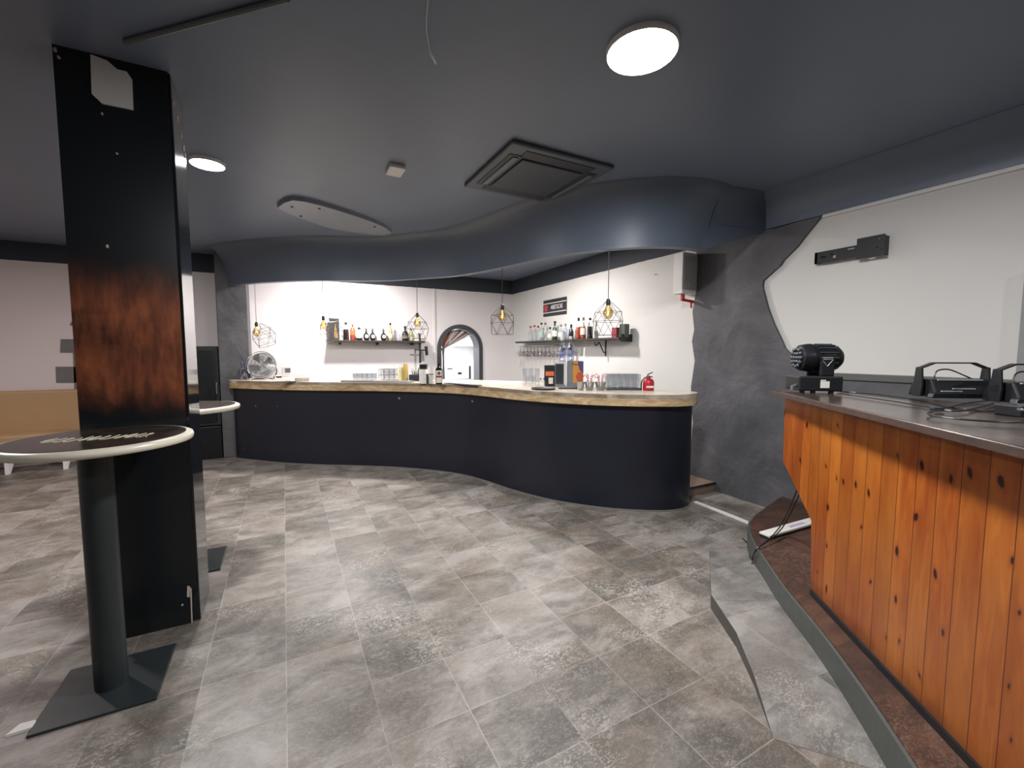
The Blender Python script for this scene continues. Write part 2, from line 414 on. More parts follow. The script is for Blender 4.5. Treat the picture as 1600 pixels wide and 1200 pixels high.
struct(fb.build('trim_8', M_fascia, smooth=40), 'curved charcoal bulkhead hanging above the bar')
fe = MB(); q0 = bkc[-1]; e0 = (Vector((3.36, 2.68, 0)), Vector((3.36, 2.76, 0))); e1 = (Vector((4.10, 2.56, 0)), Vector((4.10, 2.64, 0)))
fe.add([(*e0[0][:2], 2.42), (*e0[1][:2], 2.42), (*e1[1][:2], 2.645), (*e1[0][:2], 2.645), (*e0[0][:2], CH), (*e0[1][:2], CH), (*e1[1][:2], CH), (*e1[0][:2], CH)],
       [(0, 3, 2, 1), (4, 5, 6, 7), (0, 1, 5, 4), (1, 2, 6, 5), (2, 3, 7, 6), (3, 0, 4, 7)])
cove(fe, [Vector((3.36, 2.68, 0)), Vector((3.7, 2.62, 0)), Vector((4.1, 2.56, 0))], 0, .2, 2.66, CH-.002)
struct(fe.build('trim_16', M_fascia), 'end of the bulkhead rising towards the right wall')
cw = MB(); cove(cw, [Vector((XR-.001, -4.0, 0)), Vector((XR-.001, 2.62, 0))][::-1], .0, .30, 2.665, CH-.002, 12)
struct(cw.build('trim_17', M_ceil, smooth=80), 'rounded dark cove between the right wall and the ceiling')
# floor pieces
pc = [Vector(p+(0,)) for p in [(4.09,2.28),(3.72,2.19),(3.25,2.05),(2.95,1.83),(2.72,1.59),(2.5,1.35),(2.28,1.07),(2.08,.84),(1.87,.62),(1.6,.36),(1.2,.0),(.9,-.35),(.7,-.8)]]
pcc = catmull(pc, 4)
pl = MB().prism([(p.x, p.y) for p in pcc]+[(.7, -1.6), (4.09, -1.6)], 0, .155).build('floor_platform', M_terra); struct(pl, 'raised brown tiled platform under the booth')
struct(MB().ribbon(pcc[8:], .0, -.014, 0, .148).build('trim_9', M_riser), 'grey green riser along the edge of the platform')
# ramped slab
A = Vector((2.16, 1.58, .085)); tip = Vector((1.63, .90, .0012)); far = onz(1108, 858, .0012)
edge = [far, (far+A)/2+Vector((.0, 0, .0)), A, Vector((1.985, 1.30, .075)), Vector((1.82, 1.10, .045)), tip]
inner = [Vector((3.05, 1.87, .0012)), Vector((2.80, 1.66, .02)), Vector((2.56, 1.40, .02)), Vector((2.32, 1.10, .02)), Vector((2.10, .85, .012)), Vector((1.87, .60, .0012))]
rm = MB(); n = len(edge)
vs = [tuple(p) for p in edge]+[tuple(p) for p in inner]+[(p.x, p.y, 0) for p in edge]+[(p.x, p.y, 0) for p in inner]
fs = [(i, i+1, n+i+1, n+i) for i in range(n-1)]+[(i, i+2*n, i+1+2*n, i+1) for i in range(n-1)]+[(n+i, n+i+1, 3*n+i+1, 3*n+i) for i in range(n-1)]
fs += [(0, n, 3*n, 2*n), (n-1, 3*n-1, 4*n-1, 2*n-1)]
rm.add(vs, fs); ro = rm.build('floor_ramp', M_ramp); ro.data.materials.append(plain('dark_ramp_edge', '4f4b46', .6))
for pgn in ro.data.polygons:
    if abs(pgn.normal.z) < .5: pgn.material_index = 1
struct(ro, 'low tiled ramp wedge with a raised edge in front of the booth')
ws = catmull([onz(1086, 785, 0), onz(1130, 802, 0), onz(1177, 821, 0)], 4)
struct(MB().ribbon([Vector((p.x, p.y, 0)) for p in ws], -.02, .02, 0, .012).build('trim_10', M_paper), 'white threshold strip between the bar and the platform')
stp = MB().box(3.57, 4.07, 2.98, 4.2, 0, .10).build('bar_step', M_brown, bevel=.006)
tag(stp, 'low brown step at the entrance behind the bar', 'step')

stp2 = MB().box(-.26, .24, -.012, .0, .085, .10).build('nosing', M_black, stp, loc=(3.83, 2.98, 0))
struct(MB().box(2.455, 2.485, YB-.02, YB, 1.0, 2.66).build('trim_15', M_wall), 'thin white cable trunking left of the arch')

# ------------------------------------------------------------------ pillar
struct(MB().box(-.885, -.462, 2.86, 3.18, 0, CH).build('trim_11', M_pil, bevel=.004), 'black gloss painted square pillar')
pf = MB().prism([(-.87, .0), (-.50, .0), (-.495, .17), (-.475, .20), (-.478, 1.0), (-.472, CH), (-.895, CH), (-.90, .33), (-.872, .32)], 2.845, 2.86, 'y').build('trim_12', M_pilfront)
struct(pf, 'front board of the pillar, black with a mottled brown band')
ch = MB(); random.seed(3)
def chip(c, ax, s, n=6):
    pts = [(s*random.uniform(.6, 1.1)*math.cos(2*PI*k/n), 1.5*s*random.uniform(.6, 1.1)*math.sin(2*PI*k/n)) for k in range(n)]
    if ax == 'y': ch.prism([(c[0]+u, c[2]+v) for u, v in pts], c[1]-.003, c[1]+.002, 'y')
    else: ch.prism([(c[1]+u, c[2]+v) for u, v in pts], c[0]-.002, c[0]+.003, 'x')
for px, py, s in [(88, 62, .012), (86, 78, .01), (92, 90, .007), (160, 178, .005), (183, 240, .005), (168, 385, .006), (285, 945, .005)]:
    p = ony(px, py, 2.845)
    if -.89 < p.x < -.49 and p.z < 2.91: chip(p, 'y', s)
for yy, z, s in [(2.9, 2.8, .012), (2.98, 2.76, .014), (3.06, 2.7, .01), (3.12, 2.66, .016), (3.15, 2.63, .012)]: chip((-.462, yy, z), 'x', s)
ch.prism([(-.516, .155), (-.505, .15), (-.50, .21), (-.512, .215)], 2.842, 2.847, 'y')
ch.prism([(-.503, .0), (-.498, .0), (-.494, .2), (-.50, .2)], 2.842, 2.847, 'y')
ch.prism([(-.878, .0), (-.870, .0), (-.868, .32), (-.876, .32)], 2.842, 2.847, 'y')
struct(ch.build('trim_13', M_chip), 'small chips of bare plaster on the pillar')
pb = MB().prism([(-.765, 2.73), (-.73, 2.695), (-.615, 2.695), (-.612, 2.84), (-.63, 2.87), (-.665, 2.87), (-.70, 2.90), (-.76, 2.91)], 2.835, 2.845, 'y').build('cover_plate', M_white)
tag(pb, 'white square cover plate high on the pillar front', 'plate')

# ------------------------------------------------------------------ bar
bf = [Vector(p+(0,)) for p in [(-.64,7.20),(-.62,7.08),(-.40,6.84),(-.07,6.50),(.37,6.15),(.81,5.86),(1.25,5.54),(1.63,5.17),(1.88,4.83),(2.03,4.45),(2.15,4.02),(2.31,3.63),(2.49,3.35),(2.70,3.11),(2.92,2.93),(3.12,2.81),(3.30,2.77),(3.45,2.80),(3.54,2.90)]]
bfc = catmull(bf, 5)
bar = empty('bar_counter', (1.0, 5.7, 0), 'curved black bar with a pale stone-look counter top', 'bar counter')
bl = [p-Vector((1.0, 5.7, 0)) for p in bfc]
MB().ribbon(bl, 0, .05, 0, 1.0).build('front_panel', M_barfront, bar, smooth=40)
MB().ribbon(bl, -.012, 0.02, 0, .012).build('floor_bead', plain('grout_bead', '6d6a66', .7), bar)
MB().ribbon(bl, -.045, .0, 1.0, 1.108).build('counter_edge', M_edge, bar, smooth=40)
# top surface polygon: front offset then back line
fo = offset(bfc, -.045)
back = [Vector((3.56, 3.35, 0)), Vector((3.35, 3.75, 0)), Vector((3.0, 4.35, 0)), Vector((2.85, 4.95, 0)), Vector((2.45, 5.45, 0)), Vector((1.95, 5.95, 0)), Vector((1.35, 6.5, 0)), Vector((.6, 7.0, 0)), Vector((-.1, 7.45, 0)), Vector((-.425, 7.55, 0)), Vector((-.425, 7.215, 0))]
tp = [(p.x-1, p.y-5.7) for p in fo[:-1]+back]
ct = MB().prism(tp, 1.07, 1.11)
cto = ct.build('counter_top', M_ctop, bar); cto.modifiers.new('tri', 'TRIANGULATE')
MB().box(2.49, 2.54, -2.8, -2.35, 0, 1.07).build('end_panel', M_barfront, bar)
def on_bar(px, py):
    r = ray(px, py); best = None
    for a, b in zip(bfc[:-1], bfc[1:]):
        d = b-a; den = r.x*d.y-r.y*d.x
        if abs(den) < 1e-9: continue
        t = (a.x*d.y-a.y*d.x)/den; u = (a.x*r.y-a.y*r.x)/den
        if t > 0 and 0 <= u <= 1 and (best is None or t < best[0]): best = (t, d.normalized())
    t, d = best; return Vector((r.x*t, r.y*t, EYE+r.z*t)), d
M_scuff = plain('pale_scuff', '7f828a', .6)
for px, py, s in [(622, 620, .035), (737, 625, .03), (399, 633, .022), (433, 634, .012), (380, 700, .01)]:
    p, d = on_bar(px, py); nn = Vector((d.y, -d.x, 0)); l = p-Vector((1.0, 5.7, 0))
    q = [l+nn*.004, l+d*s+Vector((0, 0, -.5*s))+nn*.004, l+d*s*.3+Vector((0, 0, -1.1*s))+nn*.004]
    MB().add(q+[v-nn*.006 for v in q], [(0, 1, 2), (5, 4, 3), (0, 3, 4, 1), (1, 4, 5, 2), (2, 5, 3, 0)]).build('paint_chip', M_scuff, bar)

# cabinet stack left of pier
cb = empty('speaker_cabinet', (-.99, 7.4, 0), 'tall black cabinet standing between the pillar and the bar end', 'cabinet')
MB().box(-.12, .18, -.18, .2, 0, .46).build('lower_box', M_blackm, cb, bevel=.01)
MB().box(-.12, .18, -.16, .2, .47, 1.58).build('body', plain('dark_grey_laminate', '2a2b2c', .35), cb, bevel=.01)
MB().box(-.10, .13, -.185, -.16, .52, 1.52).build('door', M_blackm, cb, bevel=.006)
MB().tube([(.15, -.19, .9), (.15, -.21, .92), (.15, -.21, 1.05), (.15, -.19, 1.07)], .006).build('handle', M_steel, cb)

# ------------------------------------------------------------------ lamps
def ceiling_lamp(x, y, z, r, label, power, parent_group=None, col=(.97, .98, 1), size=None, disc=True):
    t = empty('ceiling_lamp', (x, y, z), label, 'ceiling light', 'round ceiling downlights')
    MB().lathe([(r+.006, 0), (r+.005, -.02), (r, -.026), (r-.004, -.02)], n=32).build('rim', M_white, t, smooth=40)
    MB().lathe([(r-.004, -.021), (r-.004, -.024)], n=32).build('diffuser', M_glow, t)
    L = bpy.data.lights.new('lamp_light', 'AREA'); L.shape = 'DISK'; L.size = 2*r*.9; L.energy = power; L.color = col
    lo = bpy.data.objects.new('lamp_light', L); COL.objects.link(lo); lo.location = (x, y, z-.03)
    return t
p1 = onz(324, 257, CH-.02); p2 = onz(1003, 82, CH-.02)
ceiling_lamp(p1.x, p1.y, CH, .11, 'round white ceiling light beside the pillar', 62)
ceiling_lamp(p2.x, p2.y, CH, .16, 'brightest round ceiling light in front of the booth', 88)
ceiling_lamp(.85, 6.75, CH, .10, 'ceiling light hidden above the left half of the bar', 88, col=(1, .965, .95))
ceiling_lamp(2.75, 5.15, CH, .10, 'ceiling light hidden above the right half of the bar', 75, col=(1, .965, .95))
ceiling_lamp(-.6, -1.2, CH, .11, 'added fill light behind the viewer on the left', 30)  # unseen fill lamp, added to brighten the room
ceiling_lamp(2.2, -1.6, CH, .11, 'added fill light behind the viewer on the right', 28)  # second unseen fill lamp, added like the one before
ceiling_lamp(-2.6, 5.0, CH, .10, 'ceiling light beyond the pillar towards the bench', 45, col=(1, .86, .84))
ceiling_lamp(3.0, 9.1, CH, .12, 'ceiling light in the room beyond the arch', 150)

# pendants
def pendant_proto():
    t = empty('pendant_lamp', (0, 0, 0), 'x', 'pendant lamp', 'wire cage pendants over the bar')
    MB().lathe([(.008, .0), (.016, -.005), (.02, -.03), (.02, -.055), (.015, -.058)], n=14).build('socket', M_blackm, t, smooth=40)
    MB().lathe([(.013, -.055), (.016, -.07), (.034, -.095), (.046, -.125), (.045, -.15), (.03, -.178), (.0001, -.188)], n=18).build('bulb', M_amber, t, smooth=60)
    MB().tube([(.0, 0, -.06), (.012, 0, -.10), (-.014, .004, -.145), (.0, -.01, -.105), (.014, .006, -.15), (-.012, 0, -.10), (0, 0, -.065)], .0022, 6, smooth=4).build('filament', M_fil, t)
    c = MB(); rings = [(.022, -.02, 0), (.122, -.115, 0), (.142, -.20, .5), (.118, -.325, 0)]
    P = []
    for r, z, ph in rings:
        P.append([Vector((r*math.cos(2*PI*(k+ph)/6), r*math.sin(2*PI*(k+ph)/6), z)) for k in range(6)])
    w = .0022
    for R in P[1:]:
        for k in range(6): c.tube([R[k], R[(k+1) % 6]], w, 5)
    for k in range(6):
        c.tube([P[0][k], P[1][k]], w, 5)
        c.tube([P[1][k], P[2][k]], w, 5); c.tube([P[1][k], P[2][(k-1) % 6]], w, 5)
        c.tube([P[2][k], P[3][k]], w, 5); c.tube([P[2][k], P[3][(k+1) % 6]], w, 5)
    c.build('wire_cage', M_wire, t)
    return t
proto = pendant_proto()
pend = [(-.31, 6.80, 1.905, 'small wire cage pendant beside the grey pier, leftmost', .2, .07),
        (.48, 6.20, 1.975, 'wire cage pendant hanging left of the bottle shelf', .5, .05),
        (1.53, 5.46, 2.00, 'wire cage pendant in front of the right end of the left shelf', .1, 0),
        (2.16, 4.29, 2.025, 'wire cage pendant hanging right of the arched doorway', .52, 0),
        (2.64, 3.09, 1.985, 'largest wire cage pendant in front of the right bottle shelf', .15, 0)]
for i, (x, y, z, lab, rz, tl) in enumerate(pend):
    o = proto if i == 0 else copy_tree(proto)
    o.location = (x, y, z); o['label'] = lab; o.rotation_euler.z = rz if not tl else -.5
    MB().tube([(0, 0, 0), (0, 0, 2.425-z)], .0035, 6).build('cord', plain('grey_cord', '55504c', .6), o)
    for chd in [q for q in bpy.data.objects if q.parent == o and q.name.startswith('wire_cage')]:
        chd.rotation_euler = (0, -.35*(tl > 0), 0); chd.location = (.03 if tl else 0, 0, -.005)

# ceiling fittings
ac = empty('air_conditioner', (1.84, 3.06, CH), 'square ceiling cassette air conditioner painted dark grey', 'air conditioner')
MB().prism([(-.44, -.44), (.44, -.44), (.44, .44), (-.44, .44)], -.03, 0).build('panel', plain('ac_grey', '50555d', .45), ac, bevel=.012)
g = MB().box(-.27, .27, -.27, .27, -.045, -.03); g.build('intake_grille', plain('ac_dark', '3d424a', .5), ac, bevel=.006)
sl = MB()
for a in (-1, 1):
    sl.box(a*.335-.05, a*.335+.05, -.30, .30, -.034, -.029); sl.box(-.30, .30, a*.335-.05, a*.335+.05, -.034, -.029)
sl.build('air_slots', plain('ac_slot', '23272d', .5), ac)
for a in (-1, 1):
    MB().box(a*.335-.012, a*.335+.03, -.27, .27, -.04, -.033).build('louvre', plain('ac_louvre', '666a72', .4), ac)
ps = onz(618, 263, CH)
sn = MB().prism([(-.05, -.09), (.05, -.09), (.06, -.08), (.06, .08), (.05, .09), (-.05, .09), (-.06, .08), (-.06, -.08)], -.03, 0).build('ceiling_speaker', M_white, loc=(ps.x, ps.y, CH), bevel=.006)
tag(sn, 'small white rounded ceiling sensor box', 'sensor')
ol = [(433,319),(444,311),(457,307),(475,309),(500,315),(530,324),(560,334),(585,343),(602,351),(612,360),(600,364),(575,361),(545,357),(520,353),(500,347),(470,336),(450,328)]
pp = [onz(a, b, CH) for a, b in ol]; cx = sum(p.x for p in pp)/len(pp); cy = sum(p.y for p in pp)/len(pp)
bd = empty('ceiling_board', (cx, cy, CH), 'long leaf shaped pale board screwed to the ceiling', 'board')
MB().prism([(p.x-cx, p.y-cy) for p in pp], -.035, 0).build('board', plain('pale_grey_board', '8f949c', .4), bd)
for a, b in [(456, 317), (470, 332), (499, 320), (585, 349)]:
    p = onz(a, b, CH); MB().lathe([(.012, -.035), (.012, -.042)], (p.x-cx, p.y-cy, 0), 10).build('bolt', M_black, bd)
a = onz(195, 66, CH-.012); b = onz(450, -2, CH-.012)
tag(MB().tube([a, b], .012, 8).build('conduit', plain('conduit_grey', '5b605e', .5)), 'thin grey conduit on the ceiling above the pillar', 'conduit')
a = onz(669, -5, CH-.01); pts = [onz(669, -5, CH-.006), onz(666, 40, CH-.006), onz(670, 70, CH-.01), onz(673, 84, CH-.03), onz(681, 100, CH-.05)]
tag(MB().tube(pts, [.002, .002, .002, .006, .004], 6, smooth=4).build('loose_wire', M_white), 'short loose white wire hanging from the ceiling', 'wire')

# ------------------------------------------------------------------ high tables
def high_table(x, y, label, writing, rz=0):
    t = empty('high_table', (x, y, 0), label, 'table', 'round high tables by the pillar', rz)
    MB().box(-.2, .2, -.2, .2, 0, .012).build('base_plate', M_base, t, bevel=.003)
    MB().lathe([(.058, .012), (.058, 1.09)], n=24).build('pole', M_base, t, smooth=40)
    MB().lathe([(.09, 1.075), (.09, 1.09)], n=24).build('top_mount', M_base, t, smooth=40)
    R = .332
    MB().lathe([(R-.02, 1.09), (R-.004, 1.094), (R, 1.107), (R-.004, 1.12), (R-.015, 1.125)], n=64).build('rim', M_cream, t, smooth=60, loc=(.01, .04, 0))
    MB().lathe([(R-.03, 1.12), (R-.03, 1.127)], n=64).build('table_top', M_ttop, t, loc=(.01, .04, 0))
    if writing:
        w = MB(); x0 = -.17
        for k in range(3):
            pts = []
            for j in range(12):
                pts.append((x0+k*.125+j*.0105+.012*math.sin(j*2.1+k), .055*math.sin(j*1.9+k*1.3)+.015*k, 1.1275))
            w.tube(pts, .0018, 5, smooth=4)
        w.build('script_writing', plain('white_lettering', 'cfc7ae', .5), t, rz=math.radians(-10))
    return t
high_table(-.735, 2.46, 'round high table with cream rim in front of the pillar', True)
high_table(-.635, 3.66, 'round high table standing behind the pillar', False)
pw = MB().prism([(0, 0), (.075, -.008), (.085, .0), (.075, .035), (.03, .045)], 0, .010).build('paper_wedge', M_paper, loc=(onz(8, 1153, 0).x, onz(8, 1153, 0).y, 0), rz=.15)
tag(pw, 'folded white paper wedge under the corner of the table base', 'paper')

# ------------------------------------------------------------------ bench and mural at the far left
be = empty('bench', (-3.2, 7.6, 0), 'tan padded bench with white side boards against the left wall', 'bench')
MB().box(-1.2, .78, .20, .32, .42, 1.0).build('backrest', M_tan, be, bevel=.03)
MB().box(-1.2, .74, -.12, .2, .36, .47).build('seat', M_tan, be, bevel=.02)
for xx in (-1.1, -.5, .14, .66): MB().prism([(-.14, 0), (-.10, 0), (.05, .20), (.3, .22), (.3, .36), (-.14, .36)], xx, xx+.035, 'x').build('leg', M_white, be)
MB().box(-1.1, .6, .25, .28, .08, .36).build('lower_panel', plain('orange_wood', 'a86a40', .5), be)
mu = empty('wall_mural', (-2.2, 7.945, 1.4), 'grey stepped block shapes painted on the left wall', 'mural')
M_mur = plain('grey_mural_paint', '6a6665', .7)
for q in [[(95,530),(121,530),(121,551),(94,551)], [(87,573),(121,573),(121,598),(88,598)], [(114,551),(130,551),(130,620),(117,620)], [(109,508),(118,492),(128,494),(128,511),(120,510)]]:
    P = [ony(a, b, 7.945) for a, b in q]
    MB().prism([(p.x+2.2, p.z-1.4) for p in P], -.005, .004, 'y').build('block', M_mur, mu)

# ------------------------------------------------------------------ booth (local frame)
U = Vector((-.96, -1.24, 0)).normalized(); brz = math.atan2(U.y, U.x)
BO = Vector((2.845, 1.625, 0)); Vv = Vector((-U.y, U.x, 0))
def bl2w(x, y, z): return BO+U*x+Vv*y+Vector((0, 0, z))
def w2bl(p): d = Vector((p.x-BO.x, p.y-BO.y, 0)); return (d.dot(U), d.dot(Vv))
bt = empty('dj_booth', (BO.x, BO.y, .155), 'orange pine plank booth with knots and dark worn top', 'booth', rz=brz)
Z0 = .155
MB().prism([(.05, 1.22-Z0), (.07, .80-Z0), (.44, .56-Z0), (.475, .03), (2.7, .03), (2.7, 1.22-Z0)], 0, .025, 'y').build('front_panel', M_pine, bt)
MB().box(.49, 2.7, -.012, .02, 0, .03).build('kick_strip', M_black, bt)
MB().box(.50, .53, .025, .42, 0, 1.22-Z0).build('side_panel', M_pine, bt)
tpoly = [(-.01, -.05), (2.75, -.16), (2.75, .75), (.72, .70), (.36, .50), (.03, .31), (-.04, .12)]
MB().prism(tpoly, 1.22-Z0, 1.25-Z0).build('booth_top', M_btop, bt, bevel=.005)
MB().prism([(-.01, -.05), (-.01, -.057), (2.75, -.167), (2.75, -.16)], 1.222-Z0, 1.246-Z0).build('edge_strip', plain('chipped_edge', '43322a', .5, 0, .6, 30), bt)
TZ = 1.25

# moving head
mhp = bl2w(.10, .13, TZ); mh = empty('moving_head_light', mhp, 'black moving head stage light at the corner of the booth', 'stage light', rz=-YAW-.15)
s = 1.0
MB().box(-.115, .125, -.09, .09, .015, .105).build('base', M_black, mh, bevel=.008)
for fx in (-.09, -.03, .07): MB().lathe([(.014, 0), (.014, .016)], (fx, -.07, 0), 12).build('foot', M_black, mh)
MB().box(.0, .08, -.085, -.06, .10, .225).build('yoke_arm', M_black, mh, bevel=.012)
MB().box(.0, .08, .06, .085, .10, .225).build('yoke_arm', M_black, mh, bevel=.012)
hd = MB().lathe([(.055, -.115), (.078, -.10), (.086, -.06), (.086, -.04), (.078, -.02), (.080, .06), (.074, .10), (.05, .125)], (0.02, 0, .215), 28, 'x').build('head', M_blackm, mh, smooth=40)
rb = MB()
for k in range(18):
    a = PI*(k+.5)/18-.0
    rb.box(0.0+.0, .001, 0, 0, 0, 0)
ri_ = MB()
for k in range(16):
    a = 2*PI*k/16; c0 = math.cos(a); s0 = math.sin(a)
    ri_.tube([(.0, .083*c0, .215+.083*s0), (.10, .081*c0, .215+.081*s0)], .004, 5)
ri_.build('cooling_fin', plain('fin_grey', '4a4d50', .35, .4), hd)
ld = MB()
for ring, cnt in ((0, 1), (.027, 6), (.054, 12)):
    for k in range(cnt):
        a = 2*PI*k/cnt; ld.sphere((-.098, ring*math.cos(a), .215+ring*math.sin(a)), .012, 8)
ld.build('lens_cluster', plain('clear_lens', '3c4045', .35), hd, smooth=60)
MB().box(.0, .05, -.091, -.09, .035, .075).build('sticker', M_paper, mh); MB().box(0, .03, -.091, -.09, .077, .084).build('sticker', M_paper, mh)
tri = MB().tube([(.012, -.0865, .205), (.065, -.0865, .205), (.035, -.0865, .165), (.012, -.0865, .195)], .002, 5).tube([(.01, -.0865, .215), (.062, -.0865, .215)], .0025, 5)
tri.build('triangle_mark', plain('light_grey_print', '9a9ca0', .4), mh)
MB().tube([(-.115, -.05, .05), (-.14, -.06, .04), (-.14, -.06, .02)], .01, 8).build('plug', M_steel, mh)

# two floodlights with handles
def flood(x, y, ang, label):
    p = bl2w(x, y, TZ); t = empty('floodlight', p, label, 'stage light', 'black bar floodlights lying on the booth', rz=ang)
    MB().prism([(-.10, 0), (.10, 0), (.085, .045), (.06, .10), (-.06, .10), (-.085, .045)], -.15, .15, 'x').build('housing', M_black, t, bevel=.008)
    for sx in (-1, 1):
        MB().prism([(-.025, .0), (.03, .0), (.035, .05), (.02, .165), (-.02, .165), (-.03, .06)], sx*.168-.006, sx*.168+.006, 'x').build('side_bracket', M_black, t, bevel=.003)
        MB().lathe([(.022, 0), (.022, .012), (.012, .02)], (sx*.174, 0, .07), 12, 'x').build('knob', M_black, t)
    MB().prism([(-.17, .155), (-.10, .185), (.10, .185), (.17, .155), (.17, .162), (.10, .192), (-.10, .192), (-.17, .162)], -.018, .018, 'y').build('handle_bar', M_blackm, t)
    MB().prism([(-.185, .0), (.185, .0), (.175, .028), (-.175, .028)], -.118, -.08, 'y').build('front_lip', M_black, t, bevel=.005)
    for zz, x0, x1, y0 in ((.097, -.12, .10, -.068), (.036, -.12, -.02, -.096), (.050, -.06, .05, -.088)):
        MB().box(x0, x1, y0, y0+.01, zz-.003, zz+.003).build('highlight_strip', plain('pale_highlight', 'a9adaf', .35), t)  # pale paint stands in for highlights along the housing
    MB().tube([(-.06, .04, .09), (-.04, .05, .14), (.02, .05, .15), (.08, .03, .12), (.11, 0, .095)], .004, 6, smooth=4).build('cable_loop', M_black, t)
    return t
q = w2bl(onz(1466, 619, TZ)); flood(q[0], q[1]+.06, -brz*0-YAW-.12-brz*0, 'left black bar floodlight with folded handle on the booth')
q2 = w2bl(onz(1592, 628, TZ)); flood(q2[0], q2[1]+.06, -YAW-.12, 'right black bar floodlight cut off by the picture edge')
# cables on the booth top
def booth_pts(pl, z=TZ+.004): return [onz(a, b, z) for a, b in pl]
cbl = [([(1312,612),(1345,614),(1390,619),(1440,626),(1490,637),(1520,641),(1570,642),(1605,640)], 'upper black cable running from the moving head along the booth'),
       ([(1308,615),(1340,619),(1390,626),(1440,634),(1475,637),(1510,630),(1545,626)], 'lower black cable running from the moving head to the floodlights'),
       ([(1605,660),(1560,659),(1500,655),(1460,650),(1450,645),(1470,641),(1500,642),(1540,634),(1552,630)], 'black cable looped near the front edge of the booth')]
for k, (pl_, lab) in enumerate(cbl):
    tag(MB().tube(booth_pts(pl_, TZ+.005+.004*k), .0035, 6, smooth=5).build('cable', M_black), lab, 'cable', 'cables on the booth')
pc2 = onz(1464, 644, TZ); tag(MB().box(-.022, .022, -.012, .012, 0, .014).build('cable_connector', M_black, loc=(pc2.x, pc2.y, TZ+.006), rz=-.5, bevel=.004), 'black plug lying at the cable loop on the booth', 'plug')
pj = onz(1592, 650, TZ); jt = empty('plug_cluster', pj, 'black power supply with shiny metal plugs at the right edge', 'power supply', rz=-.4)
MB().box(-.045, .12, -.04, .05, 0, .045).build('body', M_black, jt, bevel=.006)
for k in range(6):
    MB().lathe([(.006, 0), (.007, .02), (.003, .028)], (-.04+.016*k, -.045+.012*(k % 2), .03+.008*((k*2) % 3)), 10, 'y').build('metal_plug', M_chrome if k != 3 else M_red, jt)
MB().tube([(-.05, -.05, .008), (.0, -.075, .006)], .004, 6).build('metal_pin', M_chrome, jt)
# cables hanging below the booth
hp = [bl2w(.32, .06, 1.0), onx(1246, 768, 3.0), None]
a1 = Vector((2.78, 1.62, .72)); 
hc = [(bl2w(.15, .08, .86), .0), ]
top = bl2w(.20, .06, .78)
c1 = [bl2w(.14, .05, 1.215), bl2w(.16, .06, .95), top, onz(1226, 810, .32), onz(1206, 838, .215), onz(1182, 858, .165), onz(1176, 872, .05), onz(1175, 884, .006)]
c2 = [bl2w(.17, .05, 1.215), bl2w(.19, .06, .95), bl2w(.22, .06, .74), onz(1230, 812, .31), onz(1212, 836, .215), onz(1186, 855, .165), onz(1178, 868, .06), onz(1177, 878, .006)]
tag(MB().tube(c1, .004, 6, smooth=6).build('cable', M_black), 'left black cable hanging from the booth onto the floor', 'cable', 'cables under the booth')
tag(MB().tube(c2, .004, 6, smooth=6).build('cable', M_black), 'right black cable hanging from the booth onto the floor', 'cable', 'cables under the booth')
c3 = [onz(1160, 841, .006), onz(1168, 850, .006), onz(1171, 866, .006), onz(1175, 876, .006), onz(1183, 882, .006)]
tag(MB().tube(c3, .004, 6, smooth=5).build('cable', M_black), 'short curled black cable end on the grey floor tiles', 'cable', 'cables under the booth')
la = onz(1194, 841, .155); lb = onz(1273, 818, .155); d = (lb-la); L = d.length
lb_ = empty('led_bar', (la+lb)/2, 'white light bar with purple lettering lying on the brown platform', 'light bar', rz=math.atan2(d.y, d.x))
MB().box(-L/2, L/2, -.035, .035, .0, .018).build('underside', M_black, lb_)
MB().box(-L/2, L/2, -.04, .04, .018, .035).build('cover', M_paper, lb_, bevel=.004)
pm = MB()
for k in range(9): pm.prism([(-.02+.02*k, -.010), (-.012+.02*k, -.012), (-.004+.02*k, .012), (-.012+.02*k, .010)], .0352, .0360)
pm.box(-.03, .17, -.018, -.014, .0352, .0360)
pm.build('purple_marks', plain('purple_print', '7a5aa8', .5), lb_)

# ------------------------------------------------------------------ wall things on right
pA = onx(1279, 391, XR); pB = onx(1346, 378, XR); pC = onx(1390, 367, XR); pD = onx(1390, 399, XR); pE = onx(1279, 407, XR)
tv = empty('tv_bracket', (XR-.03, (pA.y+pC.y)/2, 2.30), 'black slotted television bracket on the white wall', 'bracket')
ym = (pA.y+pC.y)/2
def slotted(y0, y1, z0, z1, x0, x1, slots):
    mb = MB(); ys = sorted(set([y0, y1]+[v for s_ in slots for v in s_[:2]])); zs = sorted(set([z0, z1]+[v for s_ in slots for v in s_[2:]]))
    for i in range(len(ys)-1):
        for j in range(len(zs)-1):
            cy_ = (ys[i]+ys[i+1])/2; cz_ = (zs[j]+zs[j+1])/2
            if any(s_[0] < cy_ < s_[1] and s_[2] < cz_ < s_[3] for s_ in slots): continue
            mb.box(x0, x1, ys[i], ys[i+1], zs[j], zs[j+1])
    return mb
yl = pA.y-ym; yr = pC.y-ym; ymid = pB.y-ym
slotted(ymid, yl, -.05, .045, -.025, -.02, [(yl-.09, yl-.05, -.01, .008), (yl-.16, yl-.125, -.025, .02), (ymid+.02, ymid+.07, .02, .03)]).build('back_rail', M_blackm, tv)
slotted(yr, ymid, -.07, .09, -.04, -.035, [(ymid-.10, ymid-.06, -.055, -.045), (yr+.01, yr+.022, .03, .05), (yr+.03, yr+.045, .055, .065), (yr+.01, yr+.02, -.03, -.015), (yr+.035, yr+.05, -.01, .0)]).build('front_plate', M_blackm, tv)
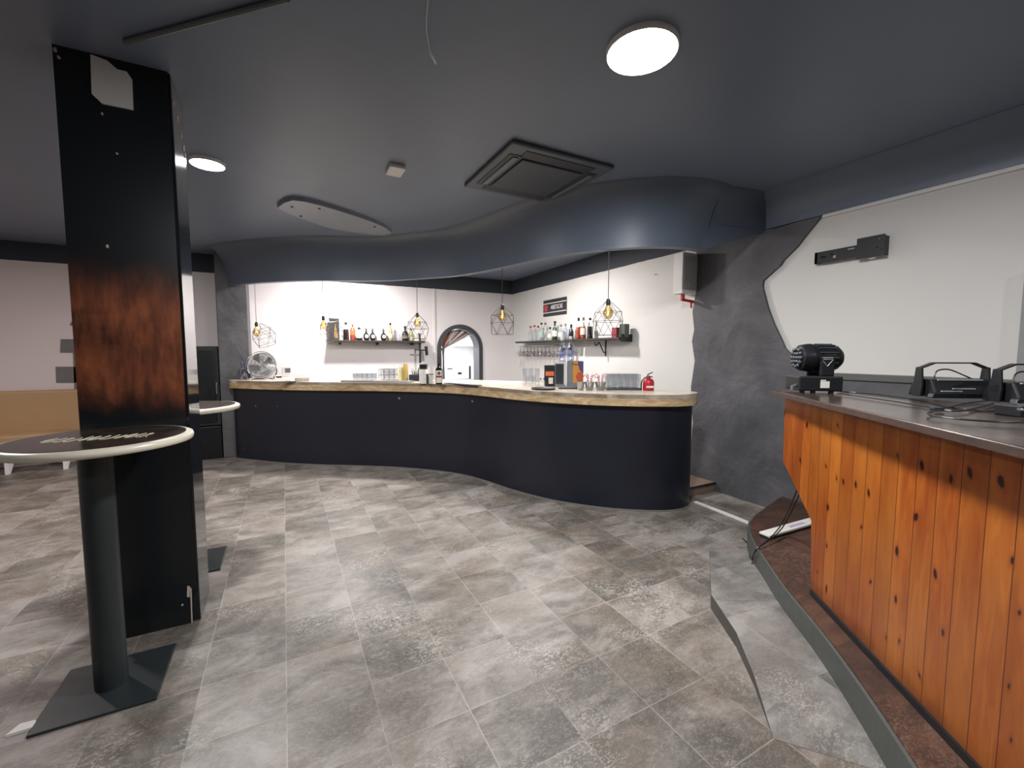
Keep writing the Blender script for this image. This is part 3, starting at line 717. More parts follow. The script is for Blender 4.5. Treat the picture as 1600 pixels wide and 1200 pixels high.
MB().box(-.025, .03, yl-.02, yl, -.05, .045).build('spacer', M_blackm, tv); MB().box(-.035, .03, yr, yr+.02, -.06, .08).build('spacer', M_blackm, tv)
# white box with number and red valve
jb = empty('junction_box', (XR, 3.36, 2.14), 'white box numbered 33 mounted high at the end of the bar wall', 'box')
MB().box(-.25, 0, -.06, .07, 0, .44).build('housing', M_white, jb, bevel=.008)
MB().box(-.225, -.03, -.066, -.06, .04, .40).build('cover', plain('grey_translucent_cover', 'c4c2c0', .5), jb)
text('number', '33', .09, M_white, frame_m((1, 0, 0), (0, 0, 1), (-.18, -.067, .09)), jb)
rp = MB().tube([(-.17, 0, 0), (-.17, 0, -.05)], .022, 10).tube([(-.20, 0, -.055), (0, 0, -.07)], .016, 10).tube([(-.03, 0, -.05), (-.03, 0, -.14)], .01, 8)
tag(rp.build('red_valve', M_red, loc=(XR, 3.36, 2.135)), 'red pipe valve under the numbered white box', 'pipe')

hk = onx(1025, 428, XR-.012)
tag(MB().tube([(0, 0, 0), (-.02, .01, .0), (-.03, .0, -.02)], .004, 6).build('wall_hook', M_steel, loc=(XR, hk.y, hk.z)), 'tiny metal hook left in the wall near the numbered box', 'hook')
sq = onz(1107, 329, CH-.02); sr = onz(1140, 328, CH-.02)
tag(MB().tube([sq, (sq+sr)/2, sr], .004, 6).build('loose_wire', M_white), 'short pale scratch on the ceiling before the bulkhead', 'wire')  # thin raised strip stands for a scratch in the ceiling
# sign
sa = onx(850, 470, XR); sb = onx(886, 463, XR)
sg = empty('wall_sign', (XR, (sa.y+sb.y)/2, 2.26), 'black metal bar sign with red mark and white capitals', 'sign')
w = (sa.y-sb.y)/2
MB().box(-.015, 0, -w, w, -.14, .14).build('plate', plain('sign_black', '2b2a2d', .4), sg, bevel=.004)
for zz in (.075, -.08): MB().box(-.018, -.015, -w, w, zz-.006, zz+.006).build('stripe', M_white, sg)
MB().box(-.018, -.015, w-.14, w-.04, -.055, .05).build('red_mark', plain('faded_red', 'b5404a', .5), sg)
text('lettering', 'ARISTUCAS', .105, M_white, frame_m((0, -1, 0), (0, 0, 1), (-.016, -.07, .0)), sg, .001, sx=.66)

# ------------------------------------------------------------------ shelves and brackets
def shelf_things():
    a = empty('wall_shelf', (1.43, YB, 1.66), 'dark shelf of bottles on the wall left of the arch', 'shelf')
    MB().box(-.79, .80, -.22, 0, 0, .035).build('board', plain('dark_wood', '2d2724', .5), a, bevel=.003)
    for xx in (-.6, .0, .6): MB().box(xx-.012, xx+.012, -.16, 0, -.04, 0).build('bracket', M_black, a)
    b = empty('wall_shelf', (XR, 6.15, 1.665), 'far dark shelf with hanging glasses under the sign', 'shelf')
    MB().box(-.22, 0, -.82, 1.02, 0, .03).build('board', plain('dark_wood', '2d2724', .5), b, bevel=.003)
    rr = MB()
    for yy in (-.15, .1, .35, .6, .85): rr.tube([(-.21, yy, -.06), (0, yy, -.06)], .004, 5)
    rr.tube([(-.2, -.3, -.06), (-.2, .95, -.06)], .004, 5); rr.build('glass_rail', M_steel, b)
    c = empty('wall_shelf', (XR, 4.78, 1.665), 'near dark shelf with scroll bracket right of the sign', 'shelf')
    MB().box(-.22, 0, -.46, .52, 0, .03).build('board', plain('dark_wood', '2d2724', .5), c, bevel=.003)
    MB().tube([(-.2, .05, -.02), (-.21, .05, -.06), (-.17, .05, -.07), (-.13, .05, -.03), (-.09, .05, -.09), (-.04, .05, -.17), (0, .05, -.15)], .008, 6, smooth=4).tube([(-.01, .05, 0), (-.01, .05, -.22)], .009, 6).build('scroll_bracket', M_black, c)
    MB().box(-.2, .0, -.475, -.46, -.03, .07).build('end_bracket', M_black, c)
shelf_things()

# ------------------------------------------------------------------ bottles
PROF = {
 'tall': [(.9, 0), (1, .02), (1, .60), (.8, .68), (.36, .76), (.33, .93), (.38, .94), (.38, .96)],
 'square': [(.95, 0), (1, .02), (1, .62), (.85, .70), (.3, .76), (.3, .92), (.36, .94)],
 'squat': [(.85, 0), (1, .04), (1, .45), (.8, .60), (.35, .72), (.28, .90), (.33, .92)],
 'wine': [(.9, 0), (1, .02), (1, .52), (.75, .66), (.4, .76), (.36, .96), (.42, .97)],
 'flask': [(.5, 0), (.8, .06), (1, .26), (1, .40), (.75, .58), (.35, .68), (.3, .84), (.35, .86)],
}
def bottle(x, y, z, h, r, kind, mat, capm, label, group, labm=None, lz=(.15, .5), parent=None, name='liquor_bottle', cat='bottle', liquid=None):
    t = empty(name, (x, y, z), label, cat, group)
    prof = [(a*r, b*h*.95) for a, b in PROF[kind]]
    seg = 4 if kind == 'square' else 16
    MB().lathe(prof, n=16).build('body', mat, t, smooth=50)
    nr = prof[-1][0]
    MB().lathe([(nr*1.08, prof[-1][1]-.004), (nr*1.15, prof[-1][1]+.002), (nr*1.15, h), (nr*.9, h+.004)], n=12).build('cap', capm, t, smooth=40)
    if liquid:
        k = [(a*r*.93, b*h*.95+.004) for a, b in PROF[kind] if b <= .62]; MB().lathe(k, n=14).build('liquid', liquid, t, smooth=50)
    if labm:
        a0, a1 = lz
        MB().lathe([(r*1.015, a0*h), (r*1.015, a1*h)], n=16, cap=False).build('label', labm, t, smooth=50)
    return t
G1 = 'bottles on the left shelf'
zA = 1.696; yA = YB-.11
def xA(px): return ony(px, 515, yA).x
bx = empty('gift_box', (xA(522), yA, zA), 'tall black and gold box, leftmost on the left shelf', 'box')
MB().box(-.075, .075, -.05, .05, 0, .35).build('carton', plain('dark_carton', '2d2b2a', .5), bx)
MB().prism([(-.01, .03), (.05, .03), (.045, .1), (.03, .2), (.02, .28), (.005, .2), (-.005, .1)], -.052, -.05, 'y').build('gold_print', plain('gold_print', '8b7442', .4), bx)
bottle(xA(540.5), yA, zA, .29, .046, 'square', M_glass, M_black, 'clear square bottle of dark liquid beside the black box', G1, None, liquid=M_lip)
bottle(xA(551), yA, zA, .29, .042, 'tall', M_redliq, M_paper, 'orange red bottle on the left shelf', G1, M_oran, (.3, .6))
wv = empty('round_flask', (xA(561), yA, zA), 'round white flask with black stopper on the left shelf', 'bottle', G1)
MB().lathe([(.03, 0), (.048, .03), (.055, .08), (.048, .13), (.02, .16), (.018, .18)], n=18).build('body', M_white, wv, smooth=60)
MB().sphere((0, 0, .195), .025, 10).build('stopper', M_black, wv, smooth=60); MB().lathe([(.035, -.0), (.05, .02), (.05, .035)], n=18, cap=False).build('dark_foot', M_black, wv)
def round_label(t, r, h):
    MB().lathe([(r*.62, 0), (r*.62, .003)], (0, -r*.93-.004, h*.33), 20, 'y').build('round_label', M_label, t)
    MB().lathe([(r*.3, 0), (r*.3, .003)], (0, -r*.93-.006, h*.33), 12, 'y').build('label_emblem', plain('label_grey', '8a8478', .6), t)
for k, (px, lab) in enumerate([(572, 'first from left of three dark round bottles with white disc labels'), (582, 'middle one of three dark round bottles with white disc labels'), (599, 'dark round bottle with white disc label right of the shelf gap')]):
    t = bottle(xA(px), yA, zA, .20, .048, 'flask', M_darkgl, M_steel, lab, G1); round_label(t, .048, .20)
bottle(xA(610), yA, zA, .30, .036, 'wine', M_yelliq, M_darkgl, 'slim pale yellow bottle on the left shelf', G1, M_label, (.15, .4))
bottle(xA(621), yA, zA, .19, .05, 'squat', M_glass, M_glass, 'short clear decanter bottle on the left shelf', G1)
bottle(xA(633), yA, zA, .255, .054, 'squat', M_darkgl, M_black, 'broad dark bottle behind the pendant on the left shelf', G1, plain('brown_label', '6a5f58', .6), (.15, .35))
bottle(xA(642.5), yA, zA, .21, .034, 'tall', M_yelliq, M_black, 'small amber bottle near the right end of the left shelf', G1, M_label, (.1, .3))
fc = MB().box(-.05, .05, -.03, .03, 0, .14).build('white_carton', M_paper, loc=(xA(651.5), yA, zA), bevel=.004); tag(fc, 'small white carton at the right end of the left shelf', 'box')
# wall B shelf
zB = 1.696; xB = XR-.11; G2 = 'bottles on the right shelves'
def yB(px): return onx(px, 515, xB).y
M_bac = plain('green_white_label', '9fb7a5', .6)
for px, h, r, kind, mat, cap, lab, lm, liq in [
  (829, .27, .045, 'wine', M_glass, M_red, 'clear bottle, farthest left on the far right-hand shelf', None, None),
  (835, .28, .045, 'tall', M_glass, M_red, 'clear bottle with red cap, second on the far shelf', None, None),
  (841, .26, .04, 'tall', M_glass, M_black, 'clear bottle with black cap on the far shelf', None, None),
  (846, .31, .045, 'tall', M_glass, M_black, 'clear bottle with green and white label on the far shelf', M_bac, None),
  (852, .30, .045, 'wine', M_glass, plain('brown_cap', '7a5a4c', .5), 'clear bottle with brown cap on the far shelf', None, None),
  (859.5, .22, .045, 'squat', M_glass, M_black, 'short clear bottle left of the green bottle', M_label, None),
  (867, .31, .045, 'wine', M_glassgreen, M_black, 'bright green glass bottle on the far shelf', M_label, None),
  (876.5, .24, .045, 'tall', M_glass, M_steel, 'clear bottle with white label right of the green bottle', M_paper, None),
  (883.5, .25, .04, 'tall', M_glassblue, M_steel, 'bluish bottle behind the vodka bottles on the shelf', None, None),
  (892.5, .23, .04, 'wine', M_darkgl, M_black, 'dark bottle at the joint between the two shelves', None, None),
  (904, .32, .045, 'squat', M_glass, M_black, 'clear bottle of red liquor on the near shelf', None, M_redliq),
  (911.5, .32, .045, 'squat', M_glass, plain('brown_cap', '7a5a4c', .5), 'clear bottle of amber liquor on the near shelf', M_label, M_redliq),
  (922, .30, .045, 'tall', M_glass, M_black, 'clear bottle of dark purple liquor on the near shelf', None, M_lip)]:
    bottle(xB, yB(px), zB, h, r, kind, mat, cap, lab, G2, lm, (.2, .5), liquid=liq)
rbx = MB().box(-.03, .03, -.045, .045, 0, .13).build('red_carton', plain('red_carton', '8e3038', .5), loc=(xB-.04, yB(965.5), zB)); tag(rbx, 'small red carton behind the largest pendant on the near shelf', 'box')
gbx = MB().box(-.04, .04, -.05, .05, 0, .17).build('green_tin', plain('dark_green_tin', '3d4a40', .4), loc=(xB, yB(975.5), zB)); tag(gbx, 'tall dark green tin at the right end of the near shelf', 'tin')
# hanging stemware
wg = MB().lathe([(.032, 0), (.032, -.003), (.004, -.006), (.004, -.08), (.02, -.095), (.036, -.125), (.036, -.15), (.028, -.185)], n=14, cap=False)
wg0 = wg.build('wine_glass', thin_glass('stemware_glass', 'e2dedc', .16), smooth=60); tag(wg0, 'x', 'wine glass', 'wine glasses hanging under the far shelf')
k = 0
names = ['clear wine glass hanging under the far shelf in the stemware rack']
for yy in [5.95, 6.08, 6.2, 6.33, 6.45, 6.58, 6.7, 6.83, 6.95, 7.07]:
    for xx in (3.94, 4.03):
        g_ = wg0 if k == 0 else wg0.copy()
        if k: COL.objects.link(g_)
        g_.location = (xx, yy, 1.602); g_['label'] = names[0]; k += 1
for yy, l in ((5.62, 'left dark tinted goblet hanging under the far shelf'), (5.47, 'right dark tinted goblet hanging under the far shelf')):
    dg_ = MB().lathe([(.03, 0), (.004, -.005), (.005, -.03), (.02, -.05), (.045, -.13)], n=14, cap=False).build('goblet', thin_glass('smoked_glass', '60606a', .2), loc=(3.92, yy, 1.66), smooth=60)
    dg_.location.z = 1.664
    tag(dg_, l, 'goblet', 'dark goblets under the far shelf')

# ------------------------------------------------------------------ things on the counter
CZ = 1.11
def at(px, py): return onz(px, py, CZ)
# fan
fp = at(408, 593); fn = empty('desk_fan', (fp.x, fp.y, CZ), 'round chrome fan tilted on the left end of the counter', 'fan', rz=-.05)
ringc = Vector((0, 0, .22)); R = .185; tl = Matrix.Rotation(math.radians(-18), 4, 'X') @ Matrix.Rotation(math.radians(-12), 4, 'Z')
def fpt(a, r, d): return ringc + tl @ Vector((r*math.cos(a), d, r*math.sin(a)))
gg = MB()
for r_, d_ in ((R, 0), (R*.8, -.03), (R*.55, -.045), (R*.3, -.05)):
    gg.tube([fpt(2*PI*k/32, r_, d_) for k in range(33)], .004 if r_ == R else .0018, 5)
for k in range(28):
    a = 2*PI*k/28; gg.tube([fpt(a, .04, -.052), fpt(a, R*.6, -.044), fpt(a, R, 0)], .0015, 4)
gg.build('grille', M_chrome, fn)
MB().tube([fpt(0, 0, .06), fpt(0, 0, .08)], .19, 32).tube([fpt(0, 0, 0.05), fpt(0, 0, .16)], .05, 16).build('back_housing', plain('fan_grey', '9c9d9b', .4, .3), fn)
bld = MB()
for k in range(4):
    a = PI/2*k+.5
    q_ = [fpt(a-.1, .03, .0), fpt(a-.45, .15, -.01), fpt(a, .165, .01), fpt(a+.35, .15, .03), fpt(a+.2, .03, .02)]
    n_ = (tl @ Vector((0, 1, 0)))*.003
    bld.add([*q_]+[x_+n_ for x_ in q_], [(0, 1, 2, 3, 4), (9, 8, 7, 6, 5)]+[(i, (i+1) % 5, (i+1) % 5+5, i+5) for i in range(5)])
bld.build('blade', M_steel, fn)
MB().tube([(-.16, -.08, .01), (-.19, 0, .16), (-.18, .02, .24)], .009, 8, smooth=4).tube([(.16, -.08, .01), (.2, 0, .12), (.16, .04, .25)], .009, 8, smooth=4).tube([(-.16, -.08, .01), (-.1, .12, .01), (.1, .12, .01), (.16, -.08, .01)], .009, 8).build('stand', M_chrome, fn)
bp_ = at(379, 593); bottle(bp_.x, bp_.y, CZ, .25, .035, 'tall', M_glassblue, plain('blue_cap', '38468a', .4), 'clear water bottle with blue cap at the far left of the counter', 'bottles standing on the counter', None)
crd = empty('card_reader', at(436, 594), 'small white card reader with dark screen on the counter', 'card reader')
MB().box(-.05, .05, -.02, .02, 0, .07).build('case', M_white, crd, bevel=.004); MB().box(-.035, .035, -.022, -.02, .035, .055).build('screen', M_lip, crd)
tl2 = empty('till_display', at(448, 595), 'small white till display on the left of the counter', 'display')
MB().box(-.055, .055, -.03, .04, 0, .05).build('base', M_white, tl2, bevel=.006); MB().box(-.055, .06, .0, .03, .05, .19).build('case', M_white, tl2, bevel=.008); MB().box(-.015, .05, -.003, 0, .11, .17).build('screen', plain('grey_screen', '6d6a70', .3), tl2)
sb_ = at(472, 596); tag(MB().box(-.085, .085, -.04, .04, 0, .05).build('small_tray', plain('speckled_box', 'a79f96', .6, 0, .4, 60), loc=sb_, bevel=.004), 'small speckled box lying on the counter near the till display', 'box')
s1 = at(445, 597); tag(MB().box(-.13, .13, -.03, .03, 0, .012).build('cutlery_tray', M_steel, loc=s1), 'flat metal tray in front of the till display', 'tray')
# drip tray and glasses
tr = empty('drip_tray', at(590, 597), 'long flat stainless drip tray in the middle of the counter', 'tray', rz=-.62)
MB().box(-.48, .48, -.06, .06, 0, .022).build('pan', M_steel, tr, bevel=.004); MB().box(-.46, .46, -.05, .05, .022, .025).build('grid', plain('dark_grid', '6f6d6a', .4, .5), tr)
tm = MB().lathe([(.026, 0), (.03, .003), (.034, .10), (.032, .10), (.028, .008), (.0001, .006)], n=14, cap=False)
tum = tm.build('tumbler_glass', M_glass, smooth=50); tag(tum, 'x', 'glass', 'tumblers on the counter')
hi = MB().lathe([(.028, 0), (.03, .003), (.034, .145), (.032, .145), (.027, .01), (.0001, .008)], n=14, cap=False).build('highball_glass', M_glass, smooth=50); tag(hi, 'x', 'glass', 'tall glasses on the counter')
used = {'t': 0, 'h': 0}
def place(pro, key, p, label):
    g_ = pro if used[key] == 0 else pro.copy()
    if used[key]: COL.objects.link(g_)
    used[key] += 1; g_.location = p; g_['label'] = label; return g_
def gp(px, py, back=0):
    p = at(px, py); d_ = Vector((p.x, p.y, 0)).normalized(); return Vector((p.x+d_.x*back, p.y+d_.y*back, CZ+.0))
for px in (555, 562.5, 570, 577.5, 585):
    for bk_ in (0, .09):
        place(tum, 't', gp(px, 595.2, bk_), 'clear tumbler in the row of glasses behind the drip tray')
cr = empty('glass_rack', gp(608, 594.2), 'wire rack holding stemless glasses beside the tumblers', 'rack', rz=-.6)
rk = MB()
for zz in (.0, .07, .15):
    z_ = zz+.004; rk.tube([(-.11, -.08, z_), (.11, -.08, z_), (.11, .08, z_), (-.11, .08, z_), (-.11, -.08, z_)], .004, 5)
for xx in (-.11, -.037, .037, .11):
    for yy in (-.08, .08): rk.tube([(xx, yy, .004), (xx, yy, .154)], .003, 5)
rk.build('wire_frame', M_steel, cr)
for i in range(3):
    for j in range(2):
        p = Matrix.Rotation(-.6, 4, 'Z') @ Vector((-.072+.072*i, -.04+.08*j, .0)) + gp(608, 594.2)
        place(hi, 'h', p, 'tall clear glass standing inside the wire rack')
for px, cc, lab in ((626, 'd9cfa0', 'left cream straw canister behind the glasses'), (634, 'b39a4e', 'right golden canister behind the glasses')):
    p = gp(px, 595, .05); hc_ = .19 if px == 626 else .23; o = MB().lathe([(.034, 0), (.034, hc_-.02), (.026, hc_-.005), (.026, hc_)], n=18).build('canister', plain('canister_'+cc, cc, .35), loc=p, smooth=40); tag(o, lab, 'canister', 'canisters on the counter')
ph = empty('garnish_box', gp(652, 595), 'dark box with a small green plant and straws on the counter', 'box', rz=-.5)
MB().box(-.10, .10, -.06, .06, 0, .085).build('bin', plain('navy_plastic', '262c3a', .4), ph, bevel=.005)
lf = MB(); random.seed(5)
for k in range(16):
    a = random.uniform(0, 2*PI); r_ = random.uniform(.01, .05); h_ = random.uniform(.04, .1)
    lf.tube([(r_*math.cos(a)-.02, r_*math.sin(a), .07), (1.5*r_*math.cos(a)-.02, 1.5*r_*math.sin(a), .085+h_)], [.006, .002], 5)
lf.build('plant', plain('leaf_green', '5d7048', .6), ph)
MB().tube([(.0, 0, .08), (.02, -.01, .23)], .003, 5).tube([(.02, 0, .08), (.06, 0, .25)], .003, 5).build('straws', M_white, ph)
sh = empty('shaker_bottle', at(662, 599), 'white tall shaker with black lid on the counter', 'shaker')
MB().lathe([(.055, 0), (.05, .15), (.045, .18)], n=20).build('body', M_paper, sh, smooth=40); MB().lathe([(.05, .18), (.05, .235), (.03, .24)], n=20).build('lid', M_black, sh, smooth=40)
nb = empty('napkin_holder', at(672, 599.5), 'black framed napkin holder beside the white shaker', 'napkin holder')
MB().box(-.04, -.032, -.03, .03, 0, .12).box(-.04, .04, -.03, .03, .112, .12).build('frame', M_black, nb); MB().box(-.025, .03, -.02, .02, 0, .10).build('napkins', M_paper, nb)
tz = place(tum, 't', at(679, 599), 'small clear tumbler between napkin holder and herbal liqueur bottle'); tz.scale = (.6, .6, .6)
jp = at(686, 600.5); jg = empty('liqueur_bottle', jp, 'dark square herbal liqueur bottle with stag label beside the arch', 'bottle', rz=-.3)
MB().box(-.04, .04, -.03, .03, 0, .19).build('body', M_darkgl, jg, bevel=.008)
MB().lathe([(.035, .188), (.026, .205), (.015, .215), (.015, .25)], n=14).build('neck', M_darkgl, jg, smooth=40); MB().lathe([(.018, .235), (.018, .262)], n=14).build('cap', M_black, jg)
MB().box(-.033, .033, -.032, -.030, .02, .17).build('label', M_label, jg)
MB().box(-.033, .033, -.034, -.032, .085, .105).build('red_band', M_red, jg)
MB().lathe([(.02, 0), (.02, .002)], (0, -.035, .135), 16, 'y').build('stag_emblem', plain('green_print', '4f5a3c', .6), jg)
bm_ = at(722, 601); tag(MB().box(-.30, .30, -.05, .05, 0, .008).build('bar_mat', M_black, loc=bm_, rz=-1.25), 'long black rubber mat on the counter before the arch', 'mat')
# clamp arm at the shelf end
ca = empty('clamp_stand', ony(656, 534, YB-.16), 'black pole stand with cross handle below the left shelf end', 'stand')
MB().tube([(0, 0, .13), (0, 0, -.38)], .018, 10).build('pole', M_black, ca); MB().tube([(-.09, 0, -.14), (.10, 0, -.15)], .014, 10).build('cross_bar', M_black, ca)
MB().tube([(.11, 0, -.08), (.125, 0, -.24)], .028, 12).build('handle', M_black, ca); MB().tube([(-.04, 0, .14), (.05, 0, .145)], .006, 6).build('top_lever', M_black, ca)

# right part of the counter
for k, (px, py) in enumerate([(820, 602), (829.5, 602.4), (839, 602.8), (824, 600), (833, 600.4)]):
    p = at(px, py); 
    place(tum, 't', p, 'clear tumbler in the stack of glasses at the far right of the counter')
for k, (px, py) in enumerate([(820, 602), (829.5, 602.4), (839, 602.8)]):
    p = at(px, py)+Vector((0, 0, .102)); place(tum, 't', p, 'clear tumbler stacked on top of others near the black box')
for px, lab in ((845, 'left mini bottle with black cap beside the black carton'), (850, 'right mini bottle with black cap beside the black carton')):
    p = at(px, 605.5); bottle(p.x, p.y, CZ, .10, .016, 'tall', M_glass, M_black, lab, 'mini bottles on the counter')
def carton(px, py, wd, dp, h, mat, label, name, rz=-1.05, zoff=0):
    p = at(px, py); t = empty(name, (p.x, p.y, CZ+zoff), label, 'box', rz=rz); MB().box(-wd/2, wd/2, -dp/2, dp/2, 0, h).build('carton', mat, t, bevel=.003); return t
t = carton(858, 603.2, .11, .10, .24, M_black, 'black carton with orange label on the counter', 'black_carton', -.5)
MB().box(-.045, .05, -.053, -.05, .12, .17).build('orange_label', M_oran, t); MB().box(-.01, .04, -.052, -.05, .03, .10).build('pale_label', M_label, t)
t = carton(875, 603.6, .125, .12, .28, M_steel, 'silver countertop machine with glass front', 'countertop_cooler', -.5)
MB().box(-.055, .03, -.063, -.06, .03, .25).build('glass_front', plain('dark_window', '3c4044', .1), t)
MB().box(.038, .058, -.064, -.06, .02, .26).build('door_trim', M_white, t); MB().box(-.065, .065, -.064, -.06, .262, .278).build('top_trim', M_white, t)
t = carton(898, 604.4, .165, .12, .29, plain('grey_metal_case', '77777c', .4), 'drinks cooler with orange and purple advertising panel', 'drinks_cooler', -.5)
MB().box(-.03, .085, -.063, -.06, .05, .285).build('advert_panel', plain('amber_print', 'c98a2c', .5), t)
MB().prism([(.02, .285), (.085, .285), (.085, .15), (.04, .20)], -.066, -.063, 'y').build('purple_patch', plain('purple_patch', '4a3f78', .5), t)
MB().prism([(.0, .12), (.03, .17), (.07, .165), (.085, .13), (.085, .05), (.03, .05)], -.065, -.063, 'y').build('orange_patch', plain('red_orange_print', 'b5502c', .5), t)
text('lettering', 'Red', .045, plain('brown_letters', '5a3a2c', .5), frame_m((1, 0, 0), (0, 0, 1), (-.005, -.0645, .255)), t)
for px, off, lab in ((884, -.03, 'left tall clear bottle with blue print standing on the silver machine'), (891, .02, 'right tall clear bottle with blue print standing on the drinks cooler')):
    p = at(px, 606); zt = .28 if px == 884 else .29
    pq = at(878 if px == 884 else 891, 603.6 if px == 884 else 604.4)
    bottle(pq.x, pq.y, CZ+zt, .27, .042, 'tall', M_glassblue, M_white, lab, 'bottles with blue print on the cooler', plain('blue_print', '7f88b8', .5), (.3, .42))
tag(MB().lathe([(.02, 0), (.12, .004), (.13, .018), (.125, .018), (.11, .008)], n=32).build('round_tray', M_black, loc=at(849, 608.5), smooth=40), 'round black serving tray near the front of the counter', 'tray')
tag(MB().box(-.10, .10, -.06, .06, 0, .022).build('flat_tray', plain('dark_tray', '3a3c40', .35), loc=at(887, 607.3), rz=-.5, bevel=.004), 'flat dark tray in front of the silver machine', 'tray')
for px, r_, lab in ((907, .042, 'small black and steel cup left of the steel bowls'), (921, .05, 'left steel bowl on the counter'), (938, .056, 'right steel bowl on the counter')):
    p = at(px, 609.6); o = MB().lathe([(r_*.6, 0), (r_*.72, .005), (r_, .085), (r_*.96, .085), (r_*.68, .01), (.0001, .008)], n=22, cap=False).build('steel_bowl', M_steel, loc=p, smooth=50); tag(o, lab, 'bowl', 'steel bowls on the counter')
random.seed(11)
G3 = 'red and white candy canes'
cn = MB().tube([(0, 0, 0), (0, 0, .10), (.008, 0, .125), (.025, 0, .135), (.04, 0, .12), (.042, 0, .105)], .005, 6, smooth=3)
m = NT('red_white_stripes'); x, y, z = m.xyz(); sN = m.math('GREATER_THAN', m.math('FRACT', m.math('MULTIPLY', m.math('ADD', z, m.math('MULTIPLY', x, .7)), 40)), .5)
m.col(m.mix(sN, lin('d9d2d0'), lin('b8394a'))); M_cane = m.set(Roughness=.35)
cn0 = cn.build('candy_cane', M_cane, smooth=50); tag(cn0, 'striped candy cane standing in the steel bowls', 'candy cane', G3)
k = 0
for px in (917, 920, 923, 926, 934, 937, 940, 943):
    o = cn0 if k == 0 else cn0.copy()
    if k: COL.objects.link(o)
    p = at(921 if k < 4 else 938, 609.6); a_ = PI/2*k+.4
    o.location = (p.x+.026*math.cos(a_), p.y+.026*math.sin(a_), CZ+.02+.006*(k % 3)); o.rotation_euler = (0, 0, a_); k += 1
gt = at(972, 608.2); tag(MB().box(-.18, .18, -.10, .10, 0, .018).build('glass_tray', plain('dark_tray', '3a3c40', .35), loc=gt, rz=-.5, bevel=.004), 'rectangular black tray under the right-hand glasses', 'tray')
Rm = Matrix.Rotation(-.5, 4, 'Z')
for i in range(5):
    for j in range(3):
        p = Rm @ Vector((-.14+.07*i, -.068+.068*j, .018)) + gt
        place(hi, 'h', p, 'tall clear glass on the black tray beside the fire extinguisher')
# extinguisher
ep = at(1013, 610); ex = empty('fire_extinguisher', ep, 'red fire extinguisher on the right end of the counter', 'fire extinguisher', rz=-.5)
MB().lathe([(.05, 0), (.055, .006), (.055, .085), (.045, .11), (.018, .125), (.018, .135)], n=24).build('cylinder', M_red, ex, smooth=50)
MB().box(-.036, .036, -.057, -.053, .03, .05).build('label', M_paper, ex)
MB().tube([(0, 0, .13), (0, 0, .15)], .014, 10).build('valve', M_steel, ex)
MB().tube([(.04, 0, .135), (.0, 0, .145), (-.01, 0, .16), (.04, 0, .185)], .006, 6, smooth=3).build('handle', M_black, ex)
MB().tube([(-.01, 0, .14), (-.05, 0, .12), (-.072, 0, .08), (-.072, 0, .01)], .007, 8, smooth=4).build('hose', M_black, ex)

# ------------------------------------------------------------------ arch curtain and kitchen things
cu = empty('strand_curtain', (ARC, YB+.12, 1.56), 'rust and white strand curtain gathered to the left in the arch', 'curtain')
cu_m = [plain('rust_strands', '7d4535', .8), plain('pale_strands', 'd8d0c8', .8), plain('grey_strands', '7a7371', .8)]
kx, kz = ony(692.5, 545, YB+.12).x-ARC, ony(692.5, 545, YB+.12).z-1.56
mbs = [MB(), MB(), MB()]
for i in range(26):
    a = PI*(1-(.12+.62*i/25)); x_ = (AR-.09)*math.cos(a); z_ = (AR-.09)*math.sin(a)
    w_ = 0 if (i < 11 or i in (17, 22)) else (1 if i % 3 else 2)
    mbs[w_].tube([(x_, random.uniform(-.02, .02), z_), (x_*.45+kx*.55, 0, z_*.42+kz*.58+.01), (kx+random.uniform(-.01, .01), 0, kz)], .013, 5, smooth=4)
for i, nm in enumerate(('rust_strands', 'white_strands', 'grey_strands')): mbs[i].build(nm, cu_m[i], cu)
MB().tube([(kx, 0, kz+.02), (kx, 0, kz-.12), (kx+.01, 0, -1.5)], [.035, .02, .03], 10).build('tied_tail', cu_m[2], cu)
kp = ony(722, 600, 9.0)
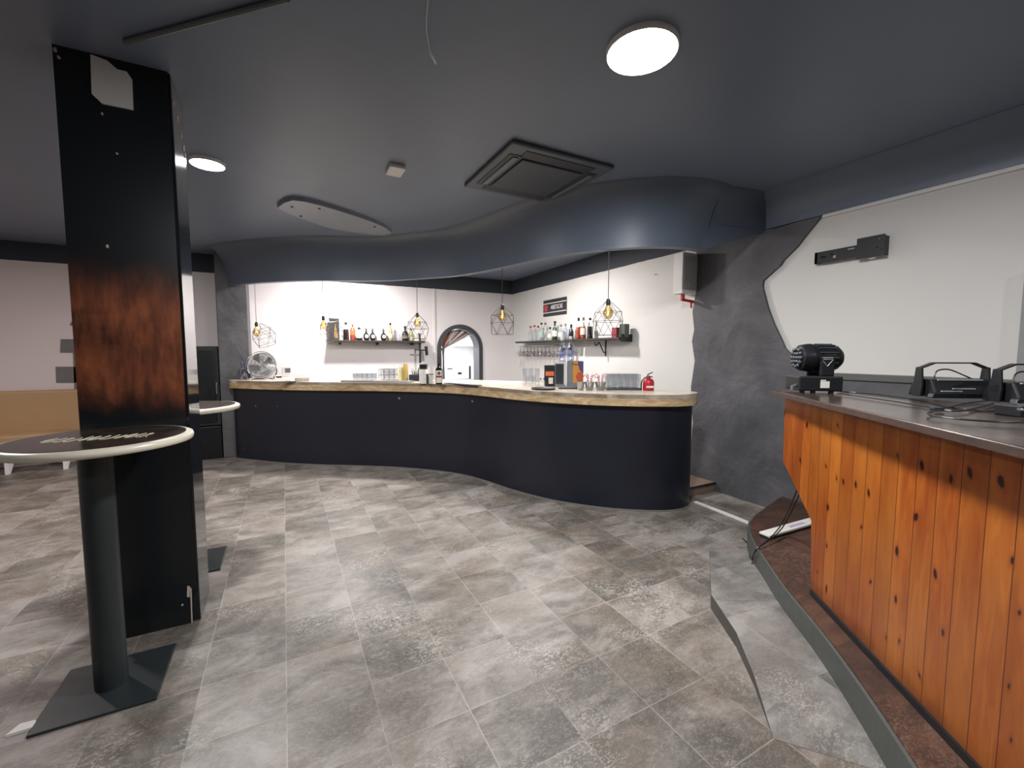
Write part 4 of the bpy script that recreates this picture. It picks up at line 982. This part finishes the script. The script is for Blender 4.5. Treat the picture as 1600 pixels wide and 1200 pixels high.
kt = empty('kitchen_counter', (2.9, 9.0, 0), 'white counter in the bright room beyond the arch', 'counter')
MB().box(-.9, .9, -.1, .5, 0, .86).build('cabinet', M_kit, kt); MB().box(-.92, .92, -.12, .5, .86, .9).build('worktop', M_steel, kt)
cm = empty('white_microwave', (ony(715, 590, 9.1).x, 9.15, .9), 'white appliance with dark edge on the kitchen counter', 'appliance')
MB().box(-.28, .24, -.15, .2, 0, .28).build('body', M_white, cm, bevel=.01); MB().box(.24, .29, -.15, .2, 0, .29).build('dark_side', M_black, cm, bevel=.01)
MB().box(-.03, .06, -.155, -.15, .1, .15).build('dark_badge', M_lip, cm); MB().box(-.28, -.16, -.155, -.15, .22, .24).build('dark_handle', M_lip, cm)
ks = MB().box(-.35, .35, -.12, .12, 0, .03).build('kitchen_shelf', plain('grey_metal_case', '77777c', .4), loc=(ony(729, 536, 10.05).x, 10.07, 1.62)); tag(ks, 'thin grey shelf on the far wall beyond the arch', 'shelf')
kb = ony(748, 588, 9.1); tag(MB().lathe([(.06, 0), (.07, .1), (.06, .13)], n=16).build('pink_jar', plain('pink_grey_jar', 'a88f8f', .4), loc=(kb.x, 9.1, .9), smooth=40), 'small pinkish jar beside the white appliance beyond the arch', 'jar')

# screw marks on the bulkhead and chips on bar front
mk = MB()
for px, py in [(515,397),(530,397),(546,396),(562,396)]:
    p = onz(px, py, CH); mk.lathe([(.008, -.004), (.008, 0)], (p.x, p.y, CH), 8)
sc = mk.build('ceiling_screw_heads', M_steel); struct(sc, 'row of small pale screw marks in the ceiling before the bar'); sc.name = 'trim_14'

# ------------------------------------------------------------------ world and view
w = bpy.data.worlds.new('world'); SC.world = w; w.use_nodes = True
w.node_tree.nodes['Background'].inputs[0].default_value = (.5, .55, .65, 1); w.node_tree.nodes['Background'].inputs[1].default_value = .05
SC.view_settings.view_transform = 'Standard'; SC.view_settings.look = 'None'; SC.view_settings.gamma = 1
SC.view_settings.exposure = 0.2
SC.cycles.transparent_max_bounces = 32; SC.view_settings.use_curve_mapping = False
